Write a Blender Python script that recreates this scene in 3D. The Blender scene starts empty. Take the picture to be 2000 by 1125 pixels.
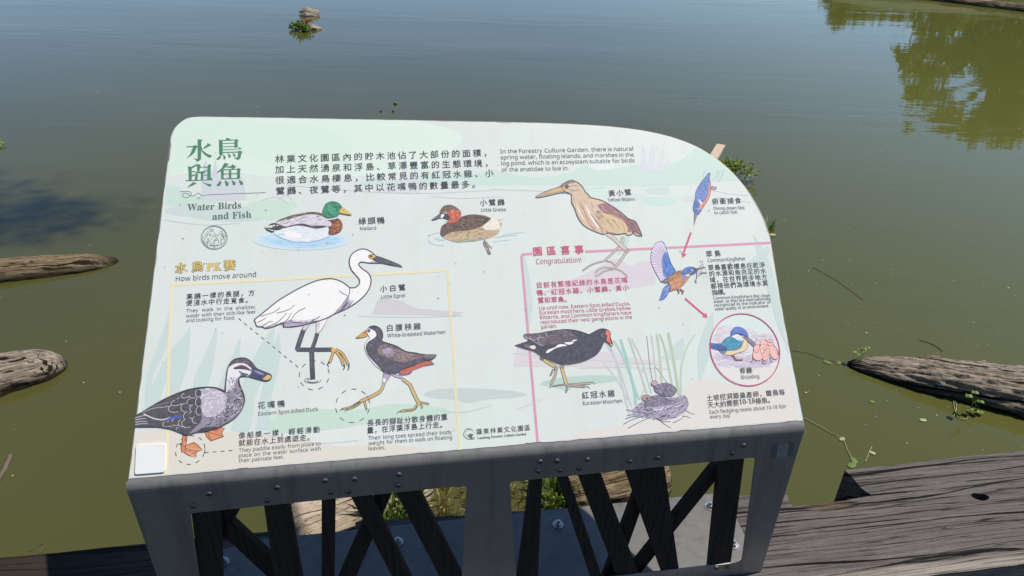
import bpy, bmesh, math, random
from mathutils import Vector, Matrix, noise as mnoise
from mathutils.geometry import tessellate_polygon

# ------------------------------------------------------------------ scene, camera, world, sun
sc = bpy.context.scene
COL = sc.collection
PW, PH, FPX = 2000.0, 1125.0, 1400.0            # photograph size and focal length in its pixels
CAM_H = 2.1                                     # camera above the water
M3 = Matrix(((0.99965, 0.02638, 0.0), (0.01319, -0.49983, 0.86603), (0.02284, -0.86572, -0.5)))   # columns: right, down, forward
cam_d = bpy.data.cameras.new('camera')
cam_d.sensor_fit = 'HORIZONTAL'
cam_d.sensor_width = 36.0
cam_d.lens = 36.0 * FPX / PW
cam_d.clip_start = 0.02
cam_d.clip_end = 1500.0
cam = bpy.data.objects.new('camera', cam_d)
COL.objects.link(cam)
_r, _d, _f = M3.col[0], M3.col[1], M3.col[2]
cam.matrix_world = Matrix(((_r.x, -_d.x, -_f.x, 0), (_r.y, -_d.y, -_f.y, 0), (_r.z, -_d.z, -_f.z, CAM_H), (0, 0, 0, 1)))
sc.camera = cam
CAM = Vector((0, 0, CAM_H))

UW = Vector((0.98690, 0.16131, 0.0)).normalized()          # along the panel's lower edge
FW = Vector((-0.16131, 0.98690, 0.0)).normalized()         # horizontal, away from the viewer
UP = Vector((0, 0, 1))
VW = Vector((-0.112009, 0.685317, 0.719579)).normalized()  # up the panel's face
NW = UW.cross(VW).normalized()                             # panel normal
SUN = (UW * 0.515 + FW * 0.07 + UP).normalized()            # towards the sun

world = bpy.data.worlds.new("World")
sc.world = world
world.use_nodes = True
wn = world.node_tree
bg = wn.nodes['Background']
sky = wn.nodes.new('ShaderNodeTexSky')
sky.sky_type = 'NISHITA'
sky.sun_disc = False
sky.sun_elevation = math.asin(SUN.z)
sky.sun_rotation = math.atan2(SUN.x, SUN.y)
sky.altitude = 1500.0
sky.air_density = 1.0
sky.dust_density = 0.0
sky.ozone_density = 4.0
wn.links.new(sky.outputs[0], bg.inputs[0])
bg.inputs[1].default_value = 0.125
sun_d = bpy.data.lights.new('sun', 'SUN')
sun_d.energy = 4.8
sun_d.angle = math.radians(0.53)
sun_d.color = (1.0, 0.915, 0.79)
sun = bpy.data.objects.new('sun', sun_d)
COL.objects.link(sun)
sun.rotation_euler = SUN.to_track_quat('Z', 'Y').to_euler()
sun.location = SUN * 30
sc.view_settings.view_transform = 'Standard'
sc.view_settings.look = 'None'
sc.view_settings.exposure = 0.25
sc.view_settings.gamma = 1.0
sc.cycles.max_bounces = 8
sc.cycles.use_denoising = True

# ------------------------------------------------------------------ helpers
def ray(px, py):
    return M3 @ Vector(((px - PW / 2) / FPX, (py - PH / 2) / FPX, 1.0))

def on_plane(px, py, p, n):
    d = ray(px, py)
    return CAM + d * ((p - CAM).dot(n) / d.dot(n))

def at(px, py, z=0.0):
    return on_plane(px, py, Vector((0, 0, z)), UP)

A0 = Vector((-0.62658, 0.86029, 1.21887))       # panel's lower left corner
def pl(px, py):                                  # pixel -> panel coordinates in metres
    q = on_plane(px, py, A0, NW) - A0
    return (q.dot(UW), q.dot(VW))

def pw(u, v, h=0.0):                             # panel coordinates -> world
    return A0 + UW * u + VW * v + NW * h

ZB = 0.8033                                      # top of the timber beam
def bw(u, f, z=0.0):                             # beam coordinates -> world
    return Vector((A0.x, A0.y, 0)) + UW * u + FW * f + UP * z

def lin(c):
    return c / 12.92 if c <= 0.04045 else ((c + 0.055) / 1.055) ** 2.4

def hexc(s, k=1.0):
    s = s.lstrip('#')
    return tuple(lin(int(s[i:i + 2], 16) / 255.0) * k for i in (0, 2, 4)) + (1.0,)

def tag(o, label=None, cat=None, group=None, kind=None):
    if label: o['label'] = label
    if cat: o['category'] = cat
    if group: o['group'] = group
    if kind: o['kind'] = kind
    return o

ROOTM = {}                                       # frame each thing's parts are written in
def empty(name, label, cat, loc, rotz=0.0, group=None):
    o = bpy.data.objects.new(name, None)
    o.empty_display_size = 0.1
    COL.objects.link(o)
    o.location = loc
    o.rotation_euler = (0, 0, rotz)
    ROOTM[o.name] = (Matrix.Translation(loc) @ Matrix.Rotation(rotz, 4, 'Z')).inverted()
    return tag(o, label, cat, group)

def mesh_obj(name, verts, faces, mat, parent=None, smooth=False, cols=None, frame=None):
    """verts in world space; when parent is given they are stored in its thing's frame"""
    if parent is not None:
        inv = ROOTM[parent.name]
        verts = [inv @ Vector(v) for v in verts]
    elif frame is not None:
        inv = frame.inverted()
        verts = [inv @ Vector(v) for v in verts]
    me = bpy.data.meshes.new(name)
    me.from_pydata([tuple(v) for v in verts], [], faces)
    if cols is not None:
        at_ = me.color_attributes.new('Col', 'FLOAT_COLOR', 'CORNER')
        k = 0
        data = []
        for p, c in zip(me.polygons, cols):
            for _ in range(p.loop_total):
                data.extend(c)
        at_.data.foreach_set('color', data)
    if smooth:
        me.polygons.foreach_set('use_smooth', [True] * len(me.polygons))
    me.materials.append(mat)
    me.update()
    o = bpy.data.objects.new(name, me)
    COL.objects.link(o)
    if parent is not None:
        o.parent = parent
        ROOTM[o.name] = ROOTM[parent.name]
    elif frame is not None:
        o.matrix_world = frame
        ROOTM[o.name] = frame.inverted()
    else:
        ROOTM[o.name] = Matrix.Identity(4)
    return o

def recalc(o):
    bm = bmesh.new()
    bm.from_mesh(o.data)
    bmesh.ops.recalc_face_normals(bm, faces=bm.faces[:])
    bm.to_mesh(o.data)
    bm.free()
    return o

def bevel(o, w, seg=2):
    m = o.modifiers.new('bevel', 'BEVEL')
    m.width = w
    m.segments = seg
    m.limit_method = 'ANGLE'
    m.angle_limit = math.radians(40)
    return o

def sheet(name, outer, holes, top, off, mat, parent=None, frame=None):
    """plate cut from an outline with holes; outline points are 2-D, top(p) lifts them, off is the thickness vector"""
    loops = [[Vector((p[0], p[1], 0)) for p in lp] for lp in [outer] + holes]
    tris = tessellate_polygon(loops)
    flat = [p for lp in loops for p in lp]
    n = len(flat)
    verts = [top(p.x, p.y) for p in flat]
    verts += [v + off for v in verts]
    faces = []
    for t in tris:
        a, b, c = t
        e = (flat[b] - flat[a]).cross(flat[c] - flat[a]).z
        if abs(e) < 1e-14: continue
        if e < 0: a, c = c, a
        faces.append((a, b, c))
        faces.append((c + n, b + n, a + n))
    k = 0
    for lp in loops:
        m = len(lp)
        for i in range(m):
            a, b = k + i, k + (i + 1) % m
            faces.append((a, b, b + n, a + n))
        k += m
    return recalc(mesh_obj(name, verts, faces, mat, parent, frame=frame))

def rounded(pts, r, seg=6):
    """rounds polygon corners; r may be a list"""
    out = []
    n = len(pts)
    for i in range(n):
        p0, p, p1 = Vector(pts[i - 1]), Vector(pts[i]), Vector(pts[(i + 1) % n])
        rr = r[i] if isinstance(r, (list, tuple)) else r
        if rr <= 0:
            out.append(tuple(p)); continue
        a, b = (p0 - p), (p1 - p)
        rr = min(rr, a.length * .49, b.length * .49)
        a, b = p + a.normalized() * rr, p + b.normalized() * rr
        for k in range(seg + 1):
            t = k / seg
            q = a * (1 - t) ** 2 + p * 2 * t * (1 - t) + b * t * t
            out.append(tuple(q))
    return out

def catmull(pts, sharp, closed, sub):
    n = len(pts)
    out = []
    rng = range(n) if closed else range(n - 1)
    for i in rng:
        p1, p2 = pts[i], pts[(i + 1) % n]
        p0 = pts[(i - 1) % n] if (closed or i > 0) else p1
        p3 = pts[(i + 2) % n] if (closed or i + 2 < n) else p2
        m1 = ((p2[0] - p0[0]) * .5, (p2[1] - p0[1]) * .5)
        m2 = ((p3[0] - p1[0]) * .5, (p3[1] - p1[1]) * .5)
        L = math.hypot(p2[0] - p1[0], p2[1] - p1[1])
        def lim(m):
            l = math.hypot(*m)
            return m if l <= L or l == 0 else (m[0] * L / l, m[1] * L / l)
        m1, m2 = lim(m1), lim(m2)
        if sharp[i]: m1 = (0, 0)
        if sharp[(i + 1) % n]: m2 = (0, 0)
        for k in range(sub):
            t = k / sub
            t2, t3 = t * t, t * t * t
            h1, h2, h3, h4 = 2 * t3 - 3 * t2 + 1, t3 - 2 * t2 + t, -2 * t3 + 3 * t2, t3 - t2
            out.append((h1 * p1[0] + h2 * m1[0] + h3 * p2[0] + h4 * m2[0], h1 * p1[1] + h2 * m1[1] + h3 * p2[1] + h4 * m2[1]))
    if not closed: out.append(pts[-1])
    return out

def parse(s):
    pts, sh = [], []
    for t in s.split():
        b = t.endswith('!')
        x, y = t.rstrip('!').split(',')
        pts.append((float(x), float(y)))
        sh.append(b)
    return pts, sh

def inside(p, poly):
    x, y = p
    c = False
    j = len(poly) - 1
    for i in range(len(poly)):
        xi, yi = poly[i]; xj, yj = poly[j]
        if (yi > y) != (yj > y) and x < (xj - xi) * (y - yi) / (yj - yi) + xi: c = not c
        j = i
    return c

# ------------------------------------------------------------------ materials
def nmat(name):
    m = bpy.data.materials.new(name)
    m.use_nodes = True
    nt = m.node_tree
    return m, nt, nt.nodes['Principled BSDF']

def nd(nt, typ, **kw):
    n = nt.nodes.new(typ)
    for k, v in kw.items():
        setattr(n, k, v)
    return n

def noise_tex(nt, vec, scale=5.0, detail=6.0, rough=0.6, dist=0.0):
    n = nd(nt, 'ShaderNodeTexNoise')
    n.inputs['Scale'].default_value = scale
    n.inputs['Detail'].default_value = detail
    n.inputs['Roughness'].default_value = rough
    n.inputs['Distortion'].default_value = dist
    if vec is not None: nt.links.new(vec, n.inputs['Vector'])
    return n.outputs['Fac']

def coords(nt, scale=(1, 1, 1), kind='Object'):
    tc = nd(nt, 'ShaderNodeTexCoord')
    mp = nd(nt, 'ShaderNodeMapping')
    mp.inputs['Scale'].default_value = scale
    nt.links.new(tc.outputs[kind], mp.inputs['Vector'])
    return mp.outputs['Vector']

def ramp(nt, fac, stops):
    r = nd(nt, 'ShaderNodeValToRGB')
    el = r.color_ramp.elements
    while len(el) < len(stops): el.new(0.5)
    for e, (p, c) in zip(el, stops):
        e.position = p
        e.color = c if len(c) == 4 else tuple(c) + (1,)
    nt.links.new(fac, r.inputs['Fac'])
    return r.outputs['Color']

def mixc(nt, fac, a, b, mode='MIX'):
    m = nd(nt, 'ShaderNodeMix', data_type='RGBA', blend_type=mode)
    for sock, v in ((m.inputs[0], fac), (m.inputs[6], a), (m.inputs[7], b)):
        if isinstance(v, (int, float)): sock.default_value = v
        elif isinstance(v, tuple): sock.default_value = v if len(v) == 4 else v + (1,)
        else: nt.links.new(v, sock)
    return m.outputs[2]

def bump(nt, bs, h, strength=0.5, dist=0.01):
    b = nd(nt, 'ShaderNodeBump')
    b.inputs['Strength'].default_value = strength
    b.inputs['Distance'].default_value = dist
    nt.links.new(h, b.inputs['Height'])
    nt.links.new(b.outputs[0], bs.inputs['Normal'])
    return b

def math_n(nt, op, a, b=None, c=None):
    m = nd(nt, 'ShaderNodeMath', operation=op)
    for i, v in enumerate((a, b, c)):
        if v is None: continue
        if isinstance(v, (int, float)): m.inputs[i].default_value = v
        else: nt.links.new(v, m.inputs[i])
    return m.outputs[0]

def mat_water():
    m, nt, bs = nmat('pond_water')
    v = coords(nt, (1, 1, 1))
    n = noise_tex(nt, v, 0.35, 3, .5)
    c = ramp(nt, n, [(.35, (.053, .055, .0150)), (.65, (.063, .065, .019))])
    # base colour rises to the right, painting in the brighter sky near the sun
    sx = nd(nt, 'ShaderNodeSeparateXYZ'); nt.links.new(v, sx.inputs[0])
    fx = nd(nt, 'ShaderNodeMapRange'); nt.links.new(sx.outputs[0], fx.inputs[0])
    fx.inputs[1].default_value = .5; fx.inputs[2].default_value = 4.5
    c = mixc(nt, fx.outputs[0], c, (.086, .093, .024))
    nt.links.new(c, bs.inputs['Base Color'])
    bs.inputs['Roughness'].default_value = 0.02
    bs.inputs['IOR'].default_value = 1.333
    w1 = noise_tex(nt, coords(nt, (.55, 2.6, 1)), 1.1, 2, .5, .4)
    w2 = noise_tex(nt, coords(nt, (2.5, 5.0, 1)), 2.2, 2, .5, .3)
    # breeze strips: ripples are stronger in some bands
    band = noise_tex(nt, coords(nt, (.10, .38, 1)), 1.0, 2, .5)
    band = ramp(nt, band, [(.42, (0.12, .12, .12)), (.62, (1, 1, 1))])
    h = math_n(nt, 'ADD', w1, math_n(nt, 'MULTIPLY', w2, .25))
    h = math_n(nt, 'MULTIPLY', h, band)
    bump(nt, bs, h, 0.26, 0.02)
    return m

def wood_mat(name, c0, c1, crack, yscale=22.0, bump_s=.6, wear=None, pale=None, axis='X', rot=None, wet=False, dark_end=False, cracks=1.0):
    """weathered timber; grain runs along the object's local X"""
    m, nt, bs = nmat(name)
    tc = nd(nt, 'ShaderNodeTexCoord')
    low = nd(nt, 'ShaderNodeTexNoise')
    low.inputs['Scale'].default_value = 1.5
    low.inputs['Detail'].default_value = 2
    src = tc.outputs['Object']
    if axis == 'Z':
        s0 = nd(nt, 'ShaderNodeSeparateXYZ'); c0_ = nd(nt, 'ShaderNodeCombineXYZ')
        nt.links.new(src, s0.inputs[0])
        for a_, b_ in ((2, 0), (0, 1), (1, 2)): nt.links.new(s0.outputs[a_], c0_.inputs[b_])
        src = c0_.outputs[0]
    nt.links.new(src, low.inputs['Vector'])
    off = nd(nt, 'ShaderNodeVectorMath', operation='MULTIPLY_ADD')
    nt.links.new(low.outputs['Color'], off.inputs[0])
    off.inputs[1].default_value = (0, .028, .022)
    nt.links.new(src, off.inputs[2])
    def stretch(s):
        mp = nd(nt, 'ShaderNodeMapping')
        mp.inputs['Scale'].default_value = s
        nt.links.new(off.outputs[0], mp.inputs['Vector'])
        return mp.outputs[0]
    g1 = noise_tex(nt, stretch((.9, yscale, yscale)), 4.0, 8, .72)
    g2 = noise_tex(nt, stretch((.28, yscale * .6, yscale * .6)), 2.0, 4, .5)
    g3 = noise_tex(nt, stretch((30, 60, 60)), 3.0, 4, .6)
    base = ramp(nt, g1, [(.30, c0), (.72, c1)])
    base = mixc(nt, math_n(nt, 'MULTIPLY', g3, .28), base, tuple(x * .45 for x in c0), 'MIX')
    cr = math_n(nt, 'ABSOLUTE', math_n(nt, 'SUBTRACT', g2, .5))
    cr = ramp(nt, cr, [(.0, (0, 0, 0)), (.008, (1, 1, 1))])
    base = mixc(nt, cr, crack, base)
    g5 = noise_tex(nt, stretch((7, yscale * 5, yscale * 5)), 4.0, 4, .7)
    base = mixc(nt, ramp(nt, g5, [(.35, (.5, .5, .5)), (.65, (0, 0, 0))]), base, tuple(x * .5 for x in c0))
    base = mixc(nt, ramp(nt, g5, [(.60, (0, 0, 0)), (.80, (.5, .5, .5))]), base, tuple(min(1, x * 1.35) for x in c1))
    g4 = noise_tex(nt, stretch((.5, yscale * 1.5, yscale * 1.5)), 2.6, 3, .5)
    cr2 = ramp(nt, math_n(nt, 'ABSOLUTE', math_n(nt, 'SUBTRACT', g4, .47)), [(.0, (0, 0, 0)), (.007, (1, 1, 1))])
    base = mixc(nt, cr2, mixc(nt, .65, base, crack), base)
    cr = mixc(nt, 1.0, cr, cr2, 'MULTIPLY')
    s3 = nd(nt, 'ShaderNodeSeparateXYZ'); nt.links.new(off.outputs[0], s3.inputs[0])
    wob = noise_tex(nt, stretch((.55, 3.0, 3.0)), 1.6, 2, .5)
    ln = math_n(nt, 'FRACT', math_n(nt, 'ADD', math_n(nt, 'MULTIPLY', math_n(nt, 'ADD', s3.outputs[1], s3.outputs[2]), yscale * 1.25), math_n(nt, 'MULTIPLY', wob, 3.2)))
    lm = noise_tex(nt, stretch((1.1, yscale * .5, yscale * .5)), 2.0, 2, .5)
    wdt = math_n(nt, 'MAXIMUM', math_n(nt, 'MULTIPLY', math_n(nt, 'SUBTRACT', lm, .47), .62 * cracks), 0.0)
    cr3 = ramp(nt, math_n(nt, 'SUBTRACT', ln, wdt), [(.0, (0, 0, 0)), (.035, (1, 1, 1))])
    base = mixc(nt, cr3, crack, base)
    cr = mixc(nt, 1.0, cr, cr3, 'MULTIPLY')
    if cracks >= 1:
        wob2 = noise_tex(nt, stretch((.40, 2.0, 2.0)), 1.3, 3, .55)
        ln2 = math_n(nt, 'FRACT', math_n(nt, 'ADD', math_n(nt, 'MULTIPLY', math_n(nt, 'ADD', s3.outputs[1], s3.outputs[2]), yscale * .42), math_n(nt, 'MULTIPLY', wob2, 2.4)))
        lm2 = noise_tex(nt, stretch((.8, yscale * .25, yscale * .25)), 2.0, 5, .6)
        wd2 = math_n(nt, 'MAXIMUM', math_n(nt, 'MULTIPLY', math_n(nt, 'SUBTRACT', lm2, .40), .42), 0.0)
        cr4 = ramp(nt, math_n(nt, 'SUBTRACT', ln2, wd2), [(.0, (0, 0, 0)), (.02, (1, 1, 1))])
        base = mixc(nt, cr4, crack, base)
        cr = mixc(nt, 1.0, cr, cr4, 'MULTIPLY')
    if wear is not None:
        sep = nd(nt, 'ShaderNodeSeparateXYZ')
        nt.links.new(tc.outputs['Object'], sep.inputs[0])
        wz = math_n(nt, 'ADD', sep.outputs[1], math_n(nt, 'MULTIPLY', math_n(nt, 'SUBTRACT', g1, .5), .10))
        wm = ramp(nt, math_n(nt, 'MULTIPLY_ADD', wz, 10.0, .9), [(.0, (0, 0, 0)), (.30, (1, 1, 1)), (.42, (1, 1, 1)), (.62, (0, 0, 0))])
        base = mixc(nt, math_n(nt, 'MULTIPLY', wm, .62), base, wear)
    if pale is not None:
        pn = noise_tex(nt, stretch((2.0, 6, 6)), 2.2, 5, .6)
        base = mixc(nt, ramp(nt, pn, [(.52, (0, 0, 0)), (.66, (1, 1, 1))]), base, pale)
    if rot is not None:
        x0, y0, rx, ry = rot
        s1 = nd(nt, 'ShaderNodeSeparateXYZ'); nt.links.new(off.outputs[0], s1.inputs[0])
        dx = math_n(nt, 'POWER', math_n(nt, 'MULTIPLY', math_n(nt, 'SUBTRACT', s1.outputs[0], x0), 1 / rx), 2.0)
        dy = math_n(nt, 'POWER', math_n(nt, 'MULTIPLY', math_n(nt, 'SUBTRACT', s1.outputs[1], y0 + .025), 1 / ry), 2.0)
        dd = math_n(nt, 'ADD', math_n(nt, 'ADD', dx, dy), math_n(nt, 'MULTIPLY', math_n(nt, 'SUBTRACT', g1, .5), 3.0))
        rm = ramp(nt, dd, [(.55, (1, 1, 1)), (1.0, (0, 0, 0))])
        base = mixc(nt, rm, base, mixc(nt, ramp(nt, g1, [(.45, (0, 0, 0)), (.65, (1, 1, 1))]), (.022, .015, .011), (.20, .15, .11)))
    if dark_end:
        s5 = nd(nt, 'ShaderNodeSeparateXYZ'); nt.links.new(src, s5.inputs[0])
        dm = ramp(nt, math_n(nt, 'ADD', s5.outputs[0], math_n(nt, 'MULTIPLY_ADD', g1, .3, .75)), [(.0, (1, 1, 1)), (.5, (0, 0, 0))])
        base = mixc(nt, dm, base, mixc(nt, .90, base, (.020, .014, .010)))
    if wet:
        gp = nd(nt, 'ShaderNodeNewGeometry'); s4 = nd(nt, 'ShaderNodeSeparateXYZ')
        nt.links.new(gp.outputs['Position'], s4.inputs[0])
        wl = math_n(nt, 'ADD', s4.outputs[2], math_n(nt, 'MULTIPLY', math_n(nt, 'SUBTRACT', g2, .5), .06))
        wm2 = ramp(nt, math_n(nt, 'MULTIPLY', wl, 10.0), [(.10, (1, 1, 1)), (.52, (0, 0, 0))])
        base = mixc(nt, wm2, base, (.020, .017, .009))
    nt.links.new(base, bs.inputs['Base Color'])
    bs.inputs['Roughness'].default_value = .85
    bs.inputs['Specular IOR Level'].default_value = .12
    hh = math_n(nt, 'ADD', math_n(nt, 'MULTIPLY', g1, .5), math_n(nt, 'ADD', math_n(nt, 'MULTIPLY', cr, .8), math_n(nt, 'MULTIPLY', g3, .15)))
    bump(nt, bs, hh, bump_s, .012)
    return m

def metal_mat(name, col, metallic, rough, spots=.25):
    m, nt, bs = nmat(name)
    v = coords(nt)
    n = noise_tex(nt, v, 9, 6, .65)
    n2 = noise_tex(nt, v, 60, 4, .6)
    c = mixc(nt, math_n(nt, 'MULTIPLY', n, spots * 2), col, tuple(x * .55 for x in col[:3]))
    c = mixc(nt, ramp(nt, n2, [(.62, (0, 0, 0)), (.72, (.6, .6, .6))]), c, (.24, .21, .17))
    drip = noise_tex(nt, coords(nt, (26, 26, 1.6)), 1.6, 5, .6)
    c = mixc(nt, ramp(nt, drip, [(.50, (0, 0, 0)), (.72, (.55, .55, .55))]), c, tuple(x * .42 for x in col[:3]))
    scr = noise_tex(nt, coords(nt, (5, 5, 90)), 2.2, 3, .5)
    c = mixc(nt, ramp(nt, math_n(nt, 'ABSOLUTE', math_n(nt, 'SUBTRACT', scr, .5)), [(.0, (.35, .35, .35)), (.004, (0, 0, 0))]), c, tuple(min(1, x * 1.6) for x in col[:3]))
    rust = noise_tex(nt, coords(nt), 17, 6, .7)
    c = mixc(nt, ramp(nt, rust, [(.68, (0, 0, 0)), (.78, (.7, .7, .7))]), c, (.11, .055, .03))
    nt.links.new(c, bs.inputs['Base Color'])
    bs.inputs['Metallic'].default_value = metallic
    r = math_n(nt, 'MULTIPLY_ADD', n, .25, rough - .12)
    nt.links.new(r, bs.inputs['Roughness'])
    bump(nt, bs, n2, .06, .002)
    return m

def plain(name, col, rough=.6, metallic=0.0, var=.25, scale=30, spec=.5):
    m, nt, bs = nmat(name)
    n = noise_tex(nt, coords(nt), scale, 5, .6)
    c = mixc(nt, n, tuple(x * (1 - var) for x in col[:3]), tuple(min(1, x * (1 + var)) for x in col[:3]))
    nt.links.new(c, bs.inputs['Base Color'])
    bs.inputs['Roughness'].default_value = rough
    bs.inputs['Metallic'].default_value = metallic
    bs.inputs['Specular IOR Level'].default_value = spec
    return m

def leaf_mat(name, col, col2, trans=.35):
    m, nt, bs = nmat(name)
    geo = nd(nt, 'ShaderNodeNewGeometry')
    n = noise_tex(nt, geo.outputs['Position'], 3.0, 4, .6)
    rnd = math_n(nt, 'MULTIPLY_ADD', geo.outputs['Random Per Island'], .7, math_n(nt, 'MULTIPLY', n, .3))
    c = ramp(nt, rnd, [(.1, col), (.9, col2)])
    nt.links.new(c, bs.inputs['Base Color'])
    bs.inputs['Roughness'].default_value = .5
    tr = nd(nt, 'ShaderNodeBsdfTranslucent')
    nt.links.new(c, tr.inputs['Color'])
    mx = nd(nt, 'ShaderNodeMixShader')
    mx.inputs[0].default_value = trans
    nt.links.new(bs.outputs[0], mx.inputs[1])
    nt.links.new(tr.outputs[0], mx.inputs[2])
    nt.links.new(mx.outputs[0], nt.nodes['Material Output'].inputs['Surface'])
    return m

def print_mat():
    m, nt, bs = nmat('printed_ink')
    a = nd(nt, 'ShaderNodeAttribute', attribute_name='Col')
    n = noise_tex(nt, coords(nt), 140, 4, .6)
    c = mixc(nt, math_n(nt, 'MULTIPLY', n, .16), a.outputs['Color'], (.78, .80, .78))
    nt.links.new(c, bs.inputs['Base Color'])
    bs.inputs['Roughness'].default_value = .42
    bs.inputs['Specular IOR Level'].default_value = .35
    return m

def vinyl_mat():
    m, nt, bs = nmat('printed_vinyl')
    v = coords(nt)
    n = noise_tex(nt, v, 3.2, 4, .55)
    n2 = noise_tex(nt, v, 22, 5, .65)
    c = ramp(nt, n, [(.32, hexc('#dae5de', PK)), (.5, hexc('#dbe3df', PK)), (.68, hexc('#e2e8e4', PK))])
    c = mixc(nt, math_n(nt, 'MULTIPLY', n2, .18), c, hexc('#ccd6d3', PK))
    g3 = noise_tex(nt, coords(nt, (9, 3, 3)), 2.4, 6, .7)
    c = mixc(nt, ramp(nt, g3, [(.52, (0, 0, 0)), (.80, (.30, .30, .30))]), c, (.50, .49, .43))
    nt.links.new(c, bs.inputs['Base Color'])
    bs.inputs['Roughness'].default_value = .42
    bs.inputs['Specular IOR Level'].default_value = .35
    bump(nt, bs, n2, .05, .002)
    return m
PK = 0.90

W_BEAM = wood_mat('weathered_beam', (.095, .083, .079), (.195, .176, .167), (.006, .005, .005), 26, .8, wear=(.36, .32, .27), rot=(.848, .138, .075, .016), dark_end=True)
W_DECK = wood_mat('dark_deck_wood', (.022, .019, .017), (.065, .056, .050), (.006, .005, .005), 26, .6)
W_SLAT = wood_mat('dark_slat_wood', (.034, .027, .023), (.078, .063, .055), (.006, .005, .004), 60, .5, axis='Z', cracks=.3)
STAKE = plain('pale_stake_wood', (.44, .35, .26), .85, 0, .3, 60)
W_LOG = wood_mat('grey_driftwood', (.10, .075, .055), (.56, .49, .40), (.012, .009, .006), 16, 1.0, wet=True)
W_LOGB = wood_mat('brown_driftwood', (.11, .078, .042), (.35, .27, .17), (.010, .007, .004), 16, 1.0, pale=(.30, .24, .16), wet=True)
W_PALE = wood_mat('pale_driftwood', (.34, .27, .20), (.58, .49, .39), (.03, .02, .012), 9, .8)
STEEL = metal_mat('grey_coated_steel', (.34, .325, .305), .50, .46)
PLATE = metal_mat('base_steel', (.19, .182, .17), .45, .42, .5)
BOLT = metal_mat('zinc_bolt', (.55, .55, .55), .9, .32, .2)
SCREW = metal_mat('screw_steel', (.16, .16, .17), .8, .38, .2)
VINYL = vinyl_mat()
INK = print_mat()
WHITE = plain('white_plastic', (.74, .75, .74), .35, 0, .05, 20)
LEAF = leaf_mat('pond_plant_leaf', (.045, .11, .012), (.20, .30, .045))
LEAFY = leaf_mat('yellow_green_leaf', (.09, .16, .018), (.32, .37, .07))  # brighter, yellow-green leaf colour
LEAFD = leaf_mat('tree_leaf', (.055, .080, .005), (.22, .225, .018), .3)
REED = leaf_mat('dry_reed', (.20, .15, .05), (.45, .36, .14), .2)
REDL = leaf_mat('red_leaf', (.14, .025, .02), (.22, .06, .03))
BARK = plain('bark', (.10, .075, .055), .9, 0, .5, 12)
SOIL = plain('wet_soil', (.13, .085, .055), .9, 0, .6, 25)
GRASSB = plain('bank_grass', (.035, .05, .012), .9, 0, .5, 4)
ROCK = plain('pond_rock', (.22, .18, .135), .85, 0, .5, 14)
FLECK = plain('floating_fleck', (.34, .34, .31), .6, 0, .3, 40)
TAPE = plain('tape_residue', (.13, .128, .126), .9, 0, .5, 220)
# ------------------------------------------------------------------ setting: water, bank, boardwalk
rnd = random.Random(7)

def box_faces(b):
    return [(b, b + 1, b + 3, b + 2), (b + 4, b + 6, b + 7, b + 5), (b, b + 4, b + 5, b + 1), (b + 2, b + 3, b + 7, b + 6), (b, b + 2, b + 6, b + 4), (b + 1, b + 5, b + 7, b + 3)]

def oriented_box(verts, faces, c, ax, ay, az):
    b = len(verts)
    for sx in (-1, 1):
        for sy in (-1, 1):
            for sz in (-1, 1):
                verts.append(c + ax * sx + ay * sy + az * sz)
    faces.extend(box_faces(b))

S = 320.0
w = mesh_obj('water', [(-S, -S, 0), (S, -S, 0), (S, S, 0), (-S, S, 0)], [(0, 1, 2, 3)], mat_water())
tag(w, kind='structure')

# far bank on the right and the ground on the left, both outside the frame (their trees are seen mirrored in the water)
def bank(name, pts, h):
    n = len(pts)
    c = Vector((sum(p[0] for p in pts) / n, sum(p[1] for p in pts) / n, 0))
    verts, faces = [], []
    for k, (s, z) in enumerate(((1.0, -.3), (.985, .18), (.93, h))):
        for p in pts:
            q = c + (Vector((p[0], p[1], 0)) - c) * s
            verts.append((q.x, q.y, z + (mnoise.noise(q * .7) * .12 if k else 0)))
    for k in range(2):
        for i in range(n):
            a, b = k * n + i, k * n + (i + 1) % n
            faces.append((a, b, b + n, a + n))
    faces.append(tuple(range(2 * n, 3 * n)))
    return tag(recalc(mesh_obj(name, verts, faces, GRASSB)), kind='structure')
bank('bank', [(6.5, 17.6), (9, 17.0), (12, 17.3), (17, 16.4), (24, 15.0), (60, 9), (90, 20), (90, 90), (30, 90), (16, 40), (10, 27)], .55)
bank('bank', [(-8.6, 7.2), (-7.4, 5.4), (-7.2, 3.6), (-9, 1.0), (-20, -4), (-40, 0), (-40, 26), (-14, 12.5)], .45)

verts, faces = [], []
f = -.095
while f > -3.2:
    wd = .145
    c = bw(.6, f - wd / 2, ZB - .235 + rnd.uniform(-.002, .002))
    oriented_box(verts, faces, c, UW * 3.6, FW * (wd / 2), UP * .02)
    f -= wd + .008
tag(mesh_obj('boardwalk', verts, faces, W_DECK), kind='structure')

# ------------------------------------------------------------------ timber beam at the water's edge
def uf(px, py, z=ZB):
    q = at(px, py, z) - A0
    return (q.dot(UW), q.dot(FW))

def densify(pts, step, jit, r):
    out = []
    n = len(pts)
    for i in range(n):
        a, b = Vector(pts[i]), Vector(pts[(i + 1) % n])
        m = max(1, int((b - a).length / step))
        d = (b - a).normalized()
        nrm = Vector((-d.y, d.x))
        for k in range(m):
            o = a + (b - a) * (k / m)
            if k: o += nrm * jit * (mnoise.noise(Vector((o.x * 9, o.y * 9, r))) * 1.5 + mnoise.noise(Vector((o.x * 40, o.y * 40, r))))
            out.append((o.x, o.y))
    return out

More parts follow.
